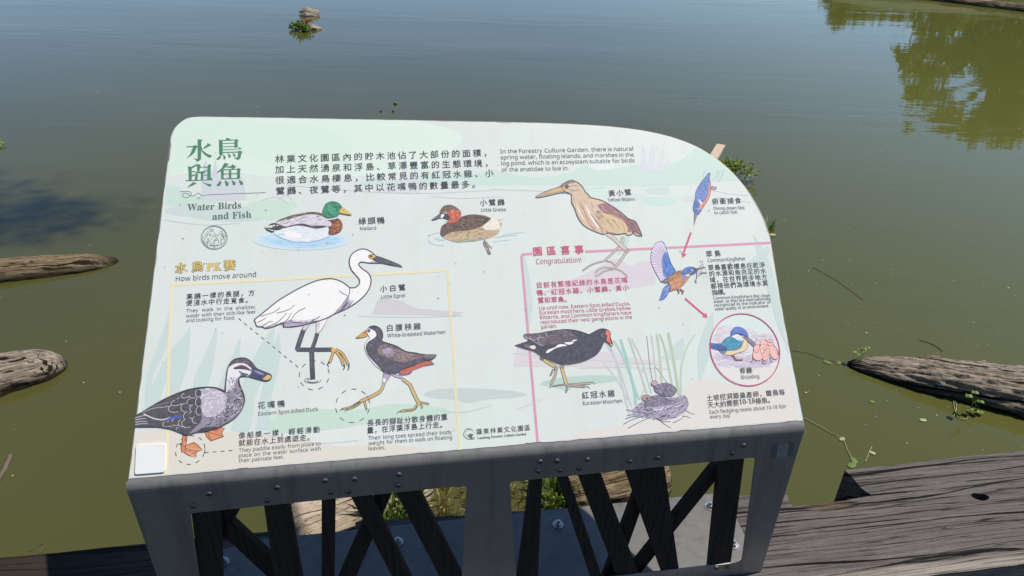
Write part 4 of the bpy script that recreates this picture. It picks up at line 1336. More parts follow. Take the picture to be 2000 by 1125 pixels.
p = A.poly("180,652! 290,665 400,670 380,760 300,790 180,752!", '#2f62ac', out='#22304a', ow=7); A.hatch(p, 20, 80, 8, ['#6a9ad8', '#1f3c80'], .1, .1)
p = A.poly("330,800! 500,800 650,790 760,740 820,600 880,600 900,690 860,790 700,850 560,890 420,870", '#ebd0a0', out='#3a2c30', ow=9)
A.poly("330,800! 480,800 470,850 420,865", '#5c8aa8')
p = A.poly("380,670! 440,590 560,520 700,540 780,600 790,680 740,760 600,790 450,800 320,790", '#3292b6', out='#223a54', ow=8)
A.hatch(p, 90, 80, 10, ['#2468a0', '#58b8bc', '#2a7cac', '#4aa4c4', '#1f6a94'], -.75, .25)
p = A.poly("300,720 380,690 500,760 420,810 320,790", '#23407c'); A.hatch(p, 15, 60, 8, ['#4a70b8', '#142654'], .2, .2)
A.poly("570,515! 650,480 760,505 860,540 885,585 760,595 690,555 620,550", '#f0d8cc'); A.poly("580,520! 650,485 690,500 640,540", '#f6f4f6'); A.poly("640,550 700,520 800,565 785,610 690,590", '#cfe0f2')
p = A.poly("565,512! 575,420 640,350 720,340 810,370 880,440 912,535! 840,520 760,475 680,475 600,510", '#5270cc', out='#26305e', ow=8)
A.hatch(p, 80, 50, 9, ['#3a52b4', '#80a4e4', '#4a68d0', '#6c98d8'], .5, .4)
A.ell(765, 488, 34, 18, '#2a2030', .3)
A.poly("785,535! 900,545 1045,655 1165,790! 1115,805 1000,715 870,590", '#8c8492', out='#2c2834', ow=8)
A.line("800,545 900,590 1040,720 1120,795", 8, '#3a3440')
for d in ("610,885 640,950 700,985 800,980", "640,960 690,995", "570,895 620,900 640,940"): A.tube(d, 24, '#b4644a', '#5a2c28', 7)
CK = '#8c4c54'
for x, y, a, b, ro, c in ((1390, 815, 78, 165, -.35, '#f0bcb2'), (1330, 650, 80, 50, .4, '#f0beb6'), (1095, 880, 105, 115, 0, '#f2c2ba'), (1245, 840, 75, 165, .1, '#efb4ac'), (1205, 650, 78, 68, .5, '#f4c8c0'), (1095, 640, 58, 55, 0, '#d2c6d4'), (1200, 740, 70, 60, 0, '#f2bfb8'), (1190, 800, 45, 60, .3, '#f6d0c8'), (1070, 760, 60, 80, .3, '#eeb8b0')):
    p = A.ell(x, y, a, b, c, ro, out=CK, ow=8); A.hatch(p, 8, 50, 9, ['#dc9a94', '#fadcd4', '#e8a8a0'], 1.3, .4)
for d in ("1000,930 990,1000 950,1030", "1180,1000 1200,1050 1250,1060", "1330,920 1340,980 1380,1020", "1240,600 1300,640 1380,650", "1390,680 1480,790 1500,880", "1195,840 1220,790 1190,770"): A.line(d, 12, CK)
A.arc(cc, rad, 0, 2 * math.pi, 2.0 * .00091, '#cf4a7a', 90)
A.done()

# --- nest with chicks and reeds
A = Art('nest_drawing', 'two grey moorhen chicks on a twig nest among reeds', .00105, seed=8).fr(1180, 640, 5.625)
for d, w_, c in (("0,390 130,560 215,700 260,790", 12, '#cdd6d8'), ("30,190 110,330 170,520 230,780 290,985", 13, '#c6ced6'), ("70,220 150,400 220,620 300,870", 8, '#d2cfdb'), ("100,140 160,230 240,400 300,560 380,790", 21, '#abcdbe'), ("180,130 240,330 290,520 330,700 345,850", 26, '#93cac4'), ("268,110 320,260 390,480 470,730", 17, '#bccab8'), ("298,118 400,330 460,520 520,720", 13, '#c3cec2'), ("465,90 480,220 500,420 530,590", 5, '#5d5866'), ("518,80 540,250 555,430 570,590", 12, '#c9cacd'), ("575,70 600,230 618,420 630,610", 23, '#bfcbb2'), ("608,70 660,210 700,400 745,640", 18, '#b6c6ac'), ("702,55 740,250 780,470 820,745", 27, '#b6c9a8'), ("995,80 920,190 860,360 840,530 845,750", 17, '#c0d0c2')):
    A.line(d, w_ + 3, '#a3aab0'); A.line(d, w_, c)
for d in ("560,430 610,490 690,610", "390,780 420,720 445,680"): A.line(d, 4, '#6c6a76')
A.poly("310,900! 400,820 560,770 760,770 880,745 925,820 900,910 790,985 620,1012 430,985 330,970", '#a69eb4')
nest = A.pts("290,900 360,830 560,770 760,770 890,745 935,820 905,915 790,990 620,1020 430,1000 290,985")
A.hatch(nest, 130, 130, 6, ['#3a3046', '#d8d2e2', '#5c526c', '#c4bcd2', '#463c56'], lambda x, y: (x - 620) / 340 * -.75, .35)
for d in ("210,1060 330,1000 480,960", "260,1105 380,1040 500,985", "600,1010 660,1060 735,1105", "880,900 930,930 990,955", "860,970 900,975 950,992", "755,1045 830,1010 880,970", "240,900 320,920 420,930", "230,1000 300,980 380,970", "880,745 900,790 915,830", "830,840 880,760", "900,860 930,835", "580,1000 640,1030 730,1032", "250,965 330,950"): A.line(d, 6, '#4a4058', taper=.5)
p = A.poly("440,840! 480,770 600,745 700,785 735,840 640,890 520,885 450,875", '#786f8a', out='#3a3246', ow=5); A.hatch(p, 60, 40, 5, ['#3a3246', '#b4acc2', '#544a62'], .3, .6)
p = A.poly("540,640! 600,622 690,610 770,650 792,700 740,755 640,745 560,705", '#7c728c', out='#332b3e', ow=5); A.hatch(p, 80, 36, 5, ['#332b3e', '#b8b0c6', '#544a62', '#28202f'], .9, .4)
A.ell(550, 612, 36, 30, '#c2a0aa', out='#44384a', ow=5); A.ell(460, 772, 50, 34, '#a8828c', out='#44384a', ow=5); A.ell(470, 780, 14, 10, '#2c2430')
A.line("420,800 445,790", 6, '#d08a90', smooth=False); A.line("512,640 530,625", 7, '#3a2c3a', smooth=False)
A.hatch(A.pts("420,860 560,880 740,840 900,780 900,840 740,900 560,930 400,910"), 40, 150, 7, ['#e0dae8', '#3a3046', '#bdb4cc'], lambda x, y: (x - 620) / 340 * -.7, .2)
A.done()

# --- little egret
A = Art('bird_drawing', 'white little egret standing on one leg with yellow toes', .00112, seed=9).fr(560, 620, 10)
A.tube("335,235 270,420 215,595", 80, '#3a3650', '#191524', 12); A.tube("195,628 400,632 640,632 890,630", 74, '#3a3650', '#191524', 12); A.ell(212, 605, 48, 56, '#46415c')
A.tube("600,310 555,460 495,630", 66, '#3a3650', '#191524', 12); A.tube("487,630 495,800 500,980 512,1215", 82, '#36324a', '#191524', 12); A.ell(490, 640, 46, 50, '#423d58')
A.line("560,380 505,560", 14, '#6c6884'); A.line("300,330 240,500", 12, '#6c6884'); A.line("480,720 490,1000", 12, '#5c5874')
A.poly("322,150! 470,120 390,235 350,262 312,250", '#cfc4d8', smooth=False, out='#221c2e', ow=11); A.poly("578,90! 830,-20! 690,240 600,325 575,270", '#efebec', smooth=False, out='#221c2e', ow=11)
A.hatch("590,110 640,70 640,240 600,300", 18, 70, 8, ['#b4a6c2', '#8c7c9c'], 1.6, .15)
for d in ("910,670 880,780 835,890", "940,640 1040,760 1080,850 1112,940", "950,625 1080,700 1160,830 1205,930"): A.tube(d, 46, '#e0ac4e', '#221c2e', 12)
A.ell(915, 640, 46, 42, '#e0ac4e')
for d in ("840,870 800,920 825,970", "1115,920 1130,980 1100,1025", "1210,920 1215,980 1192,1040"): A.line(d, 34, '#1e1a28', taper=.6)
A.fr(480, 480, 6.25)
body = "105,905! 250,790 400,670 600,550 760,470 900,420 1050,405 1170,440 1270,515! 1340,510 1388,462 1382,405 1300,310 1265,220 1280,130 1340,70 1430,40 1520,70 1590,130! 1690,215! 1500,212 1410,200 1380,230 1420,280 1500,340 1530,420 1510,520 1440,620 1330,710 1210,780 1080,835! 1000,880 860,930 700,970 560,992 460,992! 455,940 350,985 250,1010 200,992 140,985 120,940"
p = A.poly(body, '#f4f2f1')
A.poly("460,990! 455,940! 560,925 700,935 860,925 1000,878 860,932 700,972 560,992", '#b9a6c8')
A.poly("1080,833! 1160,760 1230,640 1262,590 1250,680 1200,770", '#b2a0c2'); A.poly("1510,208! 1570,180 1640,205 1660,213", '#c8bcd6')
A.hatch("1100,820 1210,700 1250,620 1340,680 1250,760", 36, 110, 5, ['#4a4060', '#7c6c94', '#2c2438'], -.85, .12)
A.hatch("140,960 350,960 560,900 760,900 900,870 860,920 560,960 250,1000", 50, 70, 5, ['#8c7ca0', '#b8acc8', '#5c5070'], -.35, .15)
for d in ("180,865 260,840 340,815", "345,815 390,780 420,755", "380,825 470,800 545,770 600,720", "730,760 660,790 600,840 560,910 570,940", "455,945 520,890 560,820", "250,1000 380,940 450,880 500,820", "145,940 200,910 250,885", "905,860 850,900 800,920", "1270,515 1265,590 1230,650 1160,740 1080,833", "1145,550 1180,580 1240,610", "560,935 700,945 880,915", "190,990 270,940 330,920"): A.line(d, 9, '#3a3446', taper=.3)
q = A.pts(body); A.line(q + [q[0]], 14, '#35303f', smooth=False)
A.poly("1560,138! 1600,128 1720,168 1880,235 1912,265! 1760,240 1620,205 1545,165", '#403e50', out='#262432', ow=6); A.line("1580,160 1750,205 1900,262", 6, '#6a6880')
A.poly("1498,122 1550,108 1590,132 1550,162 1510,152", '#d9aa44', out='#4a3a20', ow=6); A.ell(1527, 130, 17, 15, '#3c3a36'); A.ell(1527, 130, 8, 8, '#0c0c0c')
A.fr(0, 0, 1)
for rx, ry in ((10, 3.6), (16, 5.2)):
    A.line([(611 + rx * math.cos(t), 743 + ry * math.sin(t)) for t in [i * .35 - .3 for i in range(14)]], .9, '#5a5a60', smooth=False)
A.done()

# --- white-breasted waterhen
A = Art('bird_drawing', 'dark waterhen with white face and breast striding on yellow legs', .00112, seed=10).fr(640, 720, 10)
LK = '#2e2622'
A.poly("1090,80! 1230,140 1130,285 1070,262", '#ab9cba', smooth=False, out='#33293a', ow=9); A.poly("1085,180! 1140,200 1125,280 1075,262", '#eee8ee', smooth=False)
for d, w_ in (("660,625 450,745 275,790", 26), ("670,650 560,735 380,800", 26), ("710,600 735,700 752,785", 36), ("1100,285 1065,390 1010,465", 56), ("1015,460 880,535 640,640", 62)): A.tube(d, w_, '#c9ae6c', LK, 10)
A.poly("1180,100! 1440,130 1470,200 1430,200 1340,175", '#b4a6c4', smooth=False, out='#33293a', ow=8)
for d, w_ in (("1790,655 1900,675 1960,690", 30), ("1750,710 1670,800 1430,830", 44), ("1810,680 1835,740 1840,775", 32), ("1460,205 1520,250 1600,310", 58), ("1600,300 1680,480 1790,700", 66)): A.tube(d, w_, '#cbb070', LK, 10)
A.line("1480,820 1690,800 1750,720", 10, LK)
A.line("500,715 640,640", 10, LK); A.line("765,530 800,600", 10, LK, smooth=False)
for d in ("290,782 235,820", "380,798 330,840", "755,775 768,800 740,830", "1440,832 1380,850 1335,888", "1950,688 1995,690", "1838,770 1835,788"): A.line(d, 24, LK, taper=.7)
A.fr(660, 628, 10)
A.poly("550,190! 600,130 660,130 740,190 770,240 740,320 640,390 580,450 560,520 600,620 680,740 780,860 910,1000! 750,880 630,745 545,600 520,480 560,390 620,320 600,290", '#f3f1f3', out='#2e2836', ow=10)
body = "600,120! 640,95 720,85 820,130 870,210 880,300 865,380 1000,430 1150,480 1320,580 1500,610 1650,640 1925,650! 1900,700 1800,760 1690,770 1500,850 1250,940 1180,1000 1000,1015 890,970! 750,820 620,680 560,560 555,480 600,400 700,340 760,270 740,190 680,150"
A.poly("1700,860! 1830,780 1885,840! 1700,875", '#6a6468', smooth=False, out='#33293a', ow=6)
A.poly("1200,1010! 1440,970 1400,1030 1280,1052 1200,1035", '#8c6478', out='#33293a', ow=8)
p = A.poly("1180,960! 1400,870 1600,800 1700,760 1820,770 1800,830 1600,905 1450,965 1380,1000 1250,1020", '#c65548', out='#54282c', ow=7); A.hatch(p, 30, 80, 9, ['#e08068', '#a03c38'], -.4, .15)
p = A.poly(body, '#484154')
m = A.poly("780,520 900,440 1100,500 1320,600 1500,640 1700,690 1500,740 1250,800 1000,720 820,650", '#85706c')
A.poly("870,570 980,510 1080,560 1090,650 960,670", '#ada2bc')
A.hatch(p, 150, 60, 11, ['#2c2638', '#6c6478', '#5a5060', '#383048', '#8a7a78'], .45, .35); A.hatch(m, 80, 55, 10, ['#5c4c4c', '#b09890', '#9a8488', '#c4b8c8'], .45, .3)
A.poly("1620,650! 1920,655! 1890,705 1790,745 1700,730", '#57505a'); A.hatch("1640,660 1900,660 1880,700 1790,740", 14, 110, 8, ['#a8a4a8', '#2c2830'], .02, .1); A.line("1540,660 1640,665 1740,700", 12, '#a05a54')
q = A.pts(body); A.line(q + [q[0]], 11, '#2a2434', smooth=False)
A.poly("570,250! 560,210 480,220 350,325! 450,320 570,288", '#d8b04a', out='#3a2c20', ow=8); A.poly("552,165! 560,238 480,228 520,192", '#cf5c3c', out='#5a2a20', ow=5); A.line("570,262 480,280 370,322", 7, '#4a3820')
A.ell(605, 180, 29, 29, '#2a2a34'); A.ell(596, 172, 7, 7, '#b0b0b8')
A.done()

# --- spot-billed duck
A = Art('bird_drawing', 'grey brown duck with yellow tipped bill and orange webbed feet', .00112, seed=11).fr(330, 810, 10)
A.poly("700,330! 1000,250 1090,265 1032,350 1072,425! 820,515! 740,430", '#d8874e', smooth=False, out='#3a1a1c', ow=14); A.line("720,330 900,380 1060,420", 14, '#8a4028'); A.line("760,350 820,500", 12, '#8a4028'); A.hatch("820,320 1000,270 1040,290 1010,340 900,350", 14, 80, 12, ['#b05a34', '#eba878'], -.1, .2)
A.poly("290,640! 350,590 500,540 560,590 655,685! 545,725! 530,828! 400,800 300,740", '#d8874e', smooth=False, out='#3a1a1c', ow=14); A.line("330,640 480,670 640,688", 16, '#e6a88c'); A.line("340,700 430,790 520,822", 16, '#e6a88c'); A.hatch("340,660 600,690 520,740 520,800 380,740", 18, 80, 12, ['#a84e30', '#eba878', '#7c3424'], .5, .4)
A.tube("322,380 302,520 285,640 300,730", 76, '#cf7842', '#4a2018', 14); A.hatch("300,400 350,400 320,640 270,640", 14, 60, 12, ['#a05030', '#e89c68'], 1.5, .3); A.ell(228, 575, 22, 20, '#3a1a1c')
A.fr(255, 690, 6.897)
body = "160,800! 300,710 500,600 750,500 950,462 1120,460 1230,490 1280,515! 1285,420 1300,300 1320,190 1380,100 1480,65 1570,75 1640,130 1700,205 1800,250 1890,290 1900,330 1850,368 1760,355 1600,310! 1490,310 1465,370 1490,460 1530,560 1540,650 1500,760 1420,860 1300,940 1180,1000 1000,1050 900,1060 760,1100 690,1070 560,1020 400,990 270,985 60,985! 62,860"
p = A.poly(body, '#8b8496')
A.hatch(p, 190, 60, 11, ['#a59eb0', '#6f687c', '#7d768a', '#b8b2c2'], -.6, .4)
b2 = A.poly("930,490! 1100,470 1250,530 1300,600 1280,740 1150,850 1000,850 950,740", '#bcb6c6')
A.hatch(b2, 110, 50, 12, ['#f2f0f4', '#a8a0b4', '#e6e2ea', '#bab4c4'], -.5, .5)
A.poly("1290,520! 1300,300 1330,190 1400,130 1520,120 1620,180 1630,250 1590,300 1490,310 1440,340 1400,430 1340,520", '#e6e3e8')
A.hatch("1295,510 1305,320 1360,320 1450,330 1420,440 1340,530", 50, 40, 8, ['#a49cb0', '#c9c4d0', '#857d92'], 1.3, .3)
A.hatch("1280,560 1400,420 1480,460 1530,600 1500,760 1300,930 1100,1000 1000,980 1100,860 1260,740", 120, 34, 12, ['#4c4458', '#5c5468', '#3a3244', '#d8d4e0'], -.9, .35)
rear = A.poly("60,985! 62,860 160,800 300,710 500,600 750,500 900,470 930,600 950,760 960,900 880,985 760,1098 690,1070 560,1020 400,990 270,985", '#3d3842')
A.hatch(rear, 60, 90, 9, ['#2a2630', '#544c58', '#232029'], -.45, .2)
for d in ("70,870 140,850 210,840", "70,900 140,885 220,880", "70,930 150,920 230,920", "70,960 160,950 240,950"): A.line(d, 9, '#c8c4cc', taper=.3)
A.line("180,815 260,855 340,885 450,895 540,865", 15, '#d6ccd2'); A.line("170,800 300,745 420,730 540,715", 9, '#b4a8ac'); A.line("300,720 420,690 520,660", 8, '#8c8086')
A.poly("460,905! 620,830 695,862 500,925", '#2f4a9c')
for x, y, a, b, ro in ((700, 640, 85, 50, -.2), (830, 660, 65, 48, -.1), (850, 560, 60, 45, -.3), (760, 560, 75, 35, -.4), (600, 745, 85, 52, -.1), (745, 735, 62, 58, .1), (855, 745, 52, 52, .1), (640, 660, 95, 40, -.3), (920, 660, 40, 60, 0), (925, 780, 38, 55, 0), (840, 835, 50, 48, .2), (760, 850, 42, 48, .2), (620, 925, 60, 48, -.2), (700, 940, 50, 52, -.1), (770, 945, 75, 58, -.1), (540, 950, 42, 40, -.2), (480, 960, 38, 34, 0), (660, 1030, 40, 30, .2), (880, 900, 45, 45, .1), (920, 540, 40, 50, -.1)):
    A.ell(x, y, a, b, '#322d37', ro)
    t0 = 1.2
    pts_ = [(x + a * math.cos(t) * math.cos(ro) - b * math.sin(t) * math.sin(ro), y + a * math.cos(t) * math.sin(ro) + b * math.sin(t) * math.cos(ro)) for t in [1.0 + k * .38 for k in range(10)]]
    A.line(pts_, 10, '#b0a8b0', smooth=False)
    A.line([(x - a * .5, y - b * .1), (x + a * .4, y - b * .3)], 7, '#5c545e', smooth=False, taper=.6)
A.poly("1330,185! 1390,95 1480,65 1570,75 1650,140 1700,212! 1630,190 1560,140 1470,128 1400,140", '#4c4356'); A.hatch("1380,120 1480,75 1570,85 1640,150 1560,135 1450,120", 20, 50, 9, ['#2c2634', '#8a8094'], .1, .3)
A.poly("1390,198! 1440,178 1500,160 1570,185 1640,240! 1560,218 1480,210 1410,212", '#4c3038'); A.ell(1500, 185, 26, 16, '#7a2c34'); A.ell(1500, 185, 12, 10, '#16121a')
A.line("1465,240 1520,270 1590,285", 9, '#3a3244'); A.hatch("1480,260 1590,290 1500,305", 14, 20, 8, ['#4c4458'], .3, .4)
A.poly("1630,190! 1700,208 1800,250 1890,290 1900,330 1850,368 1760,355 1600,308! 1640,250", '#343a68'); A.poly("1660,235 1740,250 1800,290 1740,285", '#8a8cb4'); A.line("1640,290 1720,320 1790,340", 12, '#20244a')
A.poly("1848,292! 1895,308 1892,345 1835,368 1780,350!", '#d9b262')
A.poly("900,1060! 1000,1048 1180,1000 1100,990 960,1010", '#25222f')
q = A.pts(body); A.line(q + [q[0]], 13, '#242030', smooth=False)
A.done()

# --- moorhen
A = Art('bird_drawing', 'dark blue black moorhen with red forehead and white side stripe', .00118, seed=12).fr(1040, 690, 10)
MK = '#3a3236'
for d, w_, c in (("405,310 380,370 350,430", 30, '#9a9098'), ("185,95 260,160 455,275", 62, '#cdb378'), ("458,285 450,400 400,520 355,610", 50, '#b9a48c'), ("565,265 610,430 660,605", 66, '#cdb378'), ("640,608 520,625 400,645", 24, '#a99a90'), ("690,620 880,605 1130,582", 46, '#b3a296'), ("690,632 880,645 1030,655", 40, '#b3a296'), ("655,620 675,690 650,760", 32, '#a99a90')): A.tube(d, w_, c, MK, 9)
A.ell(185, 95, 45, 42, '#6a5a62', out=MK, ow=8); A.ell(460, 290, 38, 40, '#a39a98', out=MK, ow=8); A.ell(572, 258, 44, 40, '#9a8488', out=MK, ow=8)
for d in ("355,605 350,650 325,688", "410,640 380,650 350,670", "1130,570 1180,570 1215,608", "1040,650 1090,660 1115,695", "650,750 645,785", "350,425 335,460"): A.line(d, 20, '#5c5862', taper=.7)
A.fr(1000, 635, 10)
body = "55,400! 220,345 320,300 230,230 245,180 400,170 520,160 700,125 900,95 1100,85 1300,115 1500,185! 1620,120 1720,75 1830,80 1910,140 1920,240 1965,380 1945,427! 1860,362 1800,335 1770,390 1700,520 1600,610 1400,710 1200,760 1030,775 880,755 720,690 550,600 400,510 250,470 130,430"
p = A.poly(body, '#2d2c46')
A.hatch(p, 150, 50, 8, ['#47466a', '#1d1b30', '#3a3958', '#565478'], -.25, .5)
w_ = A.poly("235,230! 250,182 520,160 800,120 1050,108 1220,190 1290,290! 1100,330 900,365 750,385 600,402! 400,310", '#5c4f5e')
A.hatch(w_, 110, 80, 9, ['#8f7f8c', '#2c2636', '#463a4a', '#a4949c', '#372e40'], .2, .35)
for d in ("330,260 420,320 520,380 620,405", "340,220 380,290 470,280 510,240", "530,200 560,250 640,250", "520,240 510,320 560,390", "260,200 300,260 360,270", "650,150 680,210 720,240", "240,220 270,250 320,260"): A.line(d, 9, '#d6ccd6', taper=.3)
A.poly("660,545! 690,490 850,430 870,400 950,372 1070,400 860,450 700,548", '#f2eff4'); A.poly("1005,345! 1180,330 1200,350 1110,388", '#f2eff4'); A.poly("1160,320 1200,292 1270,295 1220,320", '#efecf2')
A.poly("220,345! 330,405 440,400 455,460 400,475 250,440", '#6c5c70'); A.poly("340,415 440,400 455,460 390,470", '#e6decd'); A.hatch("950,420 1100,400 1050,500 960,480", 20, 50, 8, ['#7c7490', '#4a4460'], .8, .4)
A.ell(1775, 200, 34, 32, '#8c90b0'); A.ell(1778, 200, 24, 22, '#14131c')
A.poly("1825,112! 1888,108 1922,170 1912,260 1942,372! 1880,330 1830,290 1850,230 1820,170", '#e06c5a', out='#3a1f2c', ow=8); A.poly("1830,290! 1885,335 1940,372 1900,370 1850,330", '#a84a50'); A.poly("1895,362! 1960,378 1945,430!", '#d6c27a', smooth=False, out='#3a3236', ow=6)
q = A.pts(body); A.line(q + [q[0]], 7, '#1d1b2c', smooth=False)
A.done()

# --- emblems
A = Art('emblem', 'round line emblem of mountains and trees', .0011).fr(345, 340, 7.03)
EC = '#4f7064'
for rx, ry in ((181, 164), (168, 152)):
    A.line([(518 + rx * math.cos(t), 875 + ry * math.sin(t)) for t in [i * 2 * math.pi / 40 for i in range(41)]], 6, EC, smooth=False)
for d in ("358,885 430,785 482,850 520,805 560,850 605,778 682,865", "375,915 432,812 470,862", "570,862 608,808 660,880"): A.line(d, 6, EC, smooth=False)
for d in ("520,838 470,905 455,945 480,975 520,985 565,972 582,935 565,895 520,838", "432,830 385,895 372,925 390,955 425,965", "610,830 650,880 664,915 645,945 615,955", "445,985 480,985 512,1000 512,1015", "527,1018 527,1000 560,985 605,975", "405,985 420,985", "610,975 630,970", "445,770 465,760 490,765 510,775 490,790 455,785"): A.line(d, 6, EC)
for d in ("430,875 430,1000", "518,885 518,985", "610,865 610,970", "430,945 390,925", "518,930 560,905", "518,960 480,940", "610,915 655,885", "440,930 440,880", "518,915 548,890"): A.line(d, 6, EC, smooth=False)
A.done()
A = Art('flourish_line', 'thin dark scribbled line under the title', .0011).fr(345, 340, 7.03)
A.line("50,247 130,238 190,250 203,280 170,318 125,327 85,305 88,272 130,263 190,295 240,299 300,263 330,285 360,298 420,288 700,276 1225,256", 7, '#3c5a50')
A.line("275,322 310,322 330,335 300,345 285,330", 4, '#6c8a80')
A.done()
A = Art('emblem', 'crescent ring emblem with dark flowers beside the garden name', .0011).fr(890, 815, 11.765)
A.line("330,262 250,275 195,340 185,410 220,470 300,505 430,500", 22, '#76786e', taper=.5); A.line("300,290 240,340 235,420 290,470", 12, '#b4b6ae')
A.line("330,262 400,300 425,360 400,420", 8, '#a4a8a0')
for x, y, a in ((300, 420, 27), (366, 405, 30), (345, 455, 34), (330, 390, 18)): A.ell(x, y, a, a * .85, '#3a2444')
for x, y, a in ((305, 415, 9), (366, 403, 10), (345, 455, 9)): A.ell(x, y, a, a, '#a890b4')
for d in ("300,260 340,300", "330,290 370,280", "370,300 385,285", "300,470 440,465", "340,485 440,500"): A.line(d, 14, '#5c6058', taper=.4)
A.done()

# --- dirt flecks where the print has worn
A = Art('stain', 'small dark worn flecks scattered over the print', .0016)
for _ in range(120):
    u, v = A.r.uniform(.03, 1.15), A.r.uniform(.02, .58)
    if not inside((u, v), [(x * .985 + .01, y * .98) for x, y in PANEL_S]): continue
    s_ = A.r.choice([.0006, .0008, .0008, .0011, .0015])
    A.face([(u + s_ * math.cos(t) * A.r.uniform(.5, 1.2), v + s_ * math.sin(t) * A.r.uniform(.4, 1)) for t in [i * 2 * math.pi / 7 for i in range(7)]], A.r.choice(['#5c5c58', '#8a8c86', '#3c3c3c', '#a6aaa4']))
A.done()['kind'] = 'stuff'

# --- title in heavy Ming strokes
A = Art('title_lettering', 'large dark green Chinese title of four characters', .0011).fr(230, 210, 5.92)
GC = '#2f7a55'
for d in ("925,368 985,375 968,392 965,600 940,622 915,628 905,606 870,592 925,596", "793,452 870,448 895,436 930,452 912,470 893,520 850,560 795,592 840,540 873,462 800,462", "1036,412 1085,436 1010,476 984,474 1040,428", "966,440 985,500 1030,535 1095,560 1065,585 1010,552 975,512 960,470",
          "1255,355 1305,362 1285,380 1250,387", "1172,372 1214,386 1214,560 1174,545", "1205,379 1350,372 1350,382 1205,389", "1350,385 1365,365 1400,380 1388,395 1388,450 1400,458 1352,470", "1208,416 1352,410 1352,418 1208,424", "1208,454 1352,448 1352,456 1208,462", "1205,487 1395,479 1410,462 1437,482 1205,496", "1205,518 1395,511 1410,500 1447,515 1432,532 1420,590 1390,608 1345,587 1385,580 1395,522 1205,528", "1190,550 1197,575 1180,600 1155,608 1140,600", "1222,543 1250,575 1245,600 1225,602", "1275,530 1312,560 1300,582 1284,580", "1328,525 1367,555 1355,577 1342,567",
          "815,680 857,692 857,842 825,845", "1040,675 1060,655 1086,672 1076,690 1076,838 1036,840", "852,690 905,658 917,672 860,708", "855,740 897,734 897,746 855,750", "858,788 885,770 897,785 858,800", "915,655 962,665 945,742 922,742", "955,690 985,688 1004,674 1008,688 952,704", "900,747 1010,738 1016,752 992,762 990,840 962,840 965,762 900,760", "900,768 930,768 922,840 893,840", "1000,692 1038,688 1038,698 1000,702", "1000,732 1036,728 1036,738 1000,742", "1000,782 1034,778 1034,788 1000,792", "790,843 1065,836 1080,810 1099,832 1096,842 790,853", "875,863 917,878 862,906 800,930", "972,860 1040,884 1086,888 1080,914 1063,917 1040,902",
          "1235,642 1286,655 1218,722 1155,760 1150,750 1200,706", "1262,684 1312,680 1325,658 1373,686 1330,714 1315,700 1250,694", "1195,715 1227,725 1227,830 1195,832", "1383,715 1392,700 1427,715 1416,730 1416,825 1380,827", "1222,718 1386,710 1386,720 1222,729", "1226,766 1383,762 1383,771 1226,775", "1226,822 1381,817 1381,827 1226,833", "1288,720 1314,720 1314,822 1288,824", "1188,846 1202,870 1186,906 1155,912 1145,898", "1240,843 1283,870 1282,906 1254,910 1240,860", "1318,840 1364,868 1360,897 1335,900 1322,862", "1398,838 1447,862 1452,892 1425,900 1405,860"):
    A.poly(d, GC, smooth=False)
A.done()

# ------------------------------------------------------------------ lettering
_gl = {}
_want = {}
def sans(s):
    o = ''
    for c in s:
        if 'A' <= c <= 'Z': o += chr(0x1D5A0 + ord(c) - 65)
        elif 'a' <= c <= 'z': o += chr(0x1D5BA + ord(c) - 97)
        elif '0' <= c <= '9': o += chr(0x1D7E2 + ord(c) - 48)
        else: o += c
    return o
def serif_b(s):
    o = ''
    for c in s:
        if 'A' <= c <= 'Z': o += chr(0x1D400 + ord(c) - 65)
        elif 'a' <= c <= 'z': o += chr(0x1D41A + ord(c) - 97)
        elif '0' <= c <= '9': o += chr(0x1D7CE + ord(c) - 48)
        else: o += c
    return o

BLOCKS = []                                      # (label, colour, items)
def block(label, col, *items): BLOCKS.append((label, col, items))
def zh(t, x0, y0, x1, y1, size, n=None, bold=.012, col=None): return ('zh', t, x0, y0, x1, y1, size, n, bold, col)
def en(t, x0, y0, x1, y1, size, style='sans', bold=.0, col=None): return ('en', t, x0, y0, x1, y1, size, style, bold, col)

K = '#2a2830'
K2 = '#45454a'
block('main black Chinese paragraph of four lines', K,
      zh('林業文化園區內的貯木池佔了大部份的面積，', 546.4, 310.8, 931.6, 299.3, 17.5, 18), zh('加上天然湧泉和浮島、草澤豐富的生態環境，', 546.4, 331.2, 934, 319.2, 17.5, 18),
      zh('很適合水鳥棲息，比較常見的有紅冠水雞、小', 546.9, 352, 955.6, 338.4, 17.5), zh('鷿鷉、夜鷺等，其中以花嘴鴨的數量最多。', 547.6, 373.2, 909.3, 360.5, 17.5, 17))
block('main grey English paragraph', K2,
      en('In the Forestry Culture Garden, there is natural', 977.4, 300, 1236.6, 294.4, 11.4), en('spring water, floating islands, and marshes in the', 978.2, 311.6, 1238, 306, 11.4), en('log pond, which is an ecosystem suitable for birds', 979.4, 323.2, 1239.4, 317.4, 11.4), en('of the anatidae to live in.', 980.2, 335.8, 1110.6, 332.4, 11.4))
block('dark green English title', '#3f6656', en('Water Birds', 366.3, 411.8, 471.3, 406.9, 21, 'serif', .0), en('and Fish', 415.4, 429.3, 491.2, 425.3, 21, 'serif', .0))
block('mallard caption', K, zh('綠頭鴨', 707.9, 432, 743.7, 430.8, 16), en('Mallard', 703.6, 450, 734.8, 448.8, 9.8, col=K2))
block('little grebe caption', K, zh('小鷿鷉', 944, 396, 978.4, 395.3, 14.5), en('Little Grebe', 940, 413.7, 988, 412.6, 9.8, col=K2))
block('yellow bittern caption', K, zh('黃小鷺', 1194.6, 377.8, 1226, 375.8, 14), en('Yellow Bittern', 1186.8, 394, 1239.4, 392.4, 9.6, col=K2))
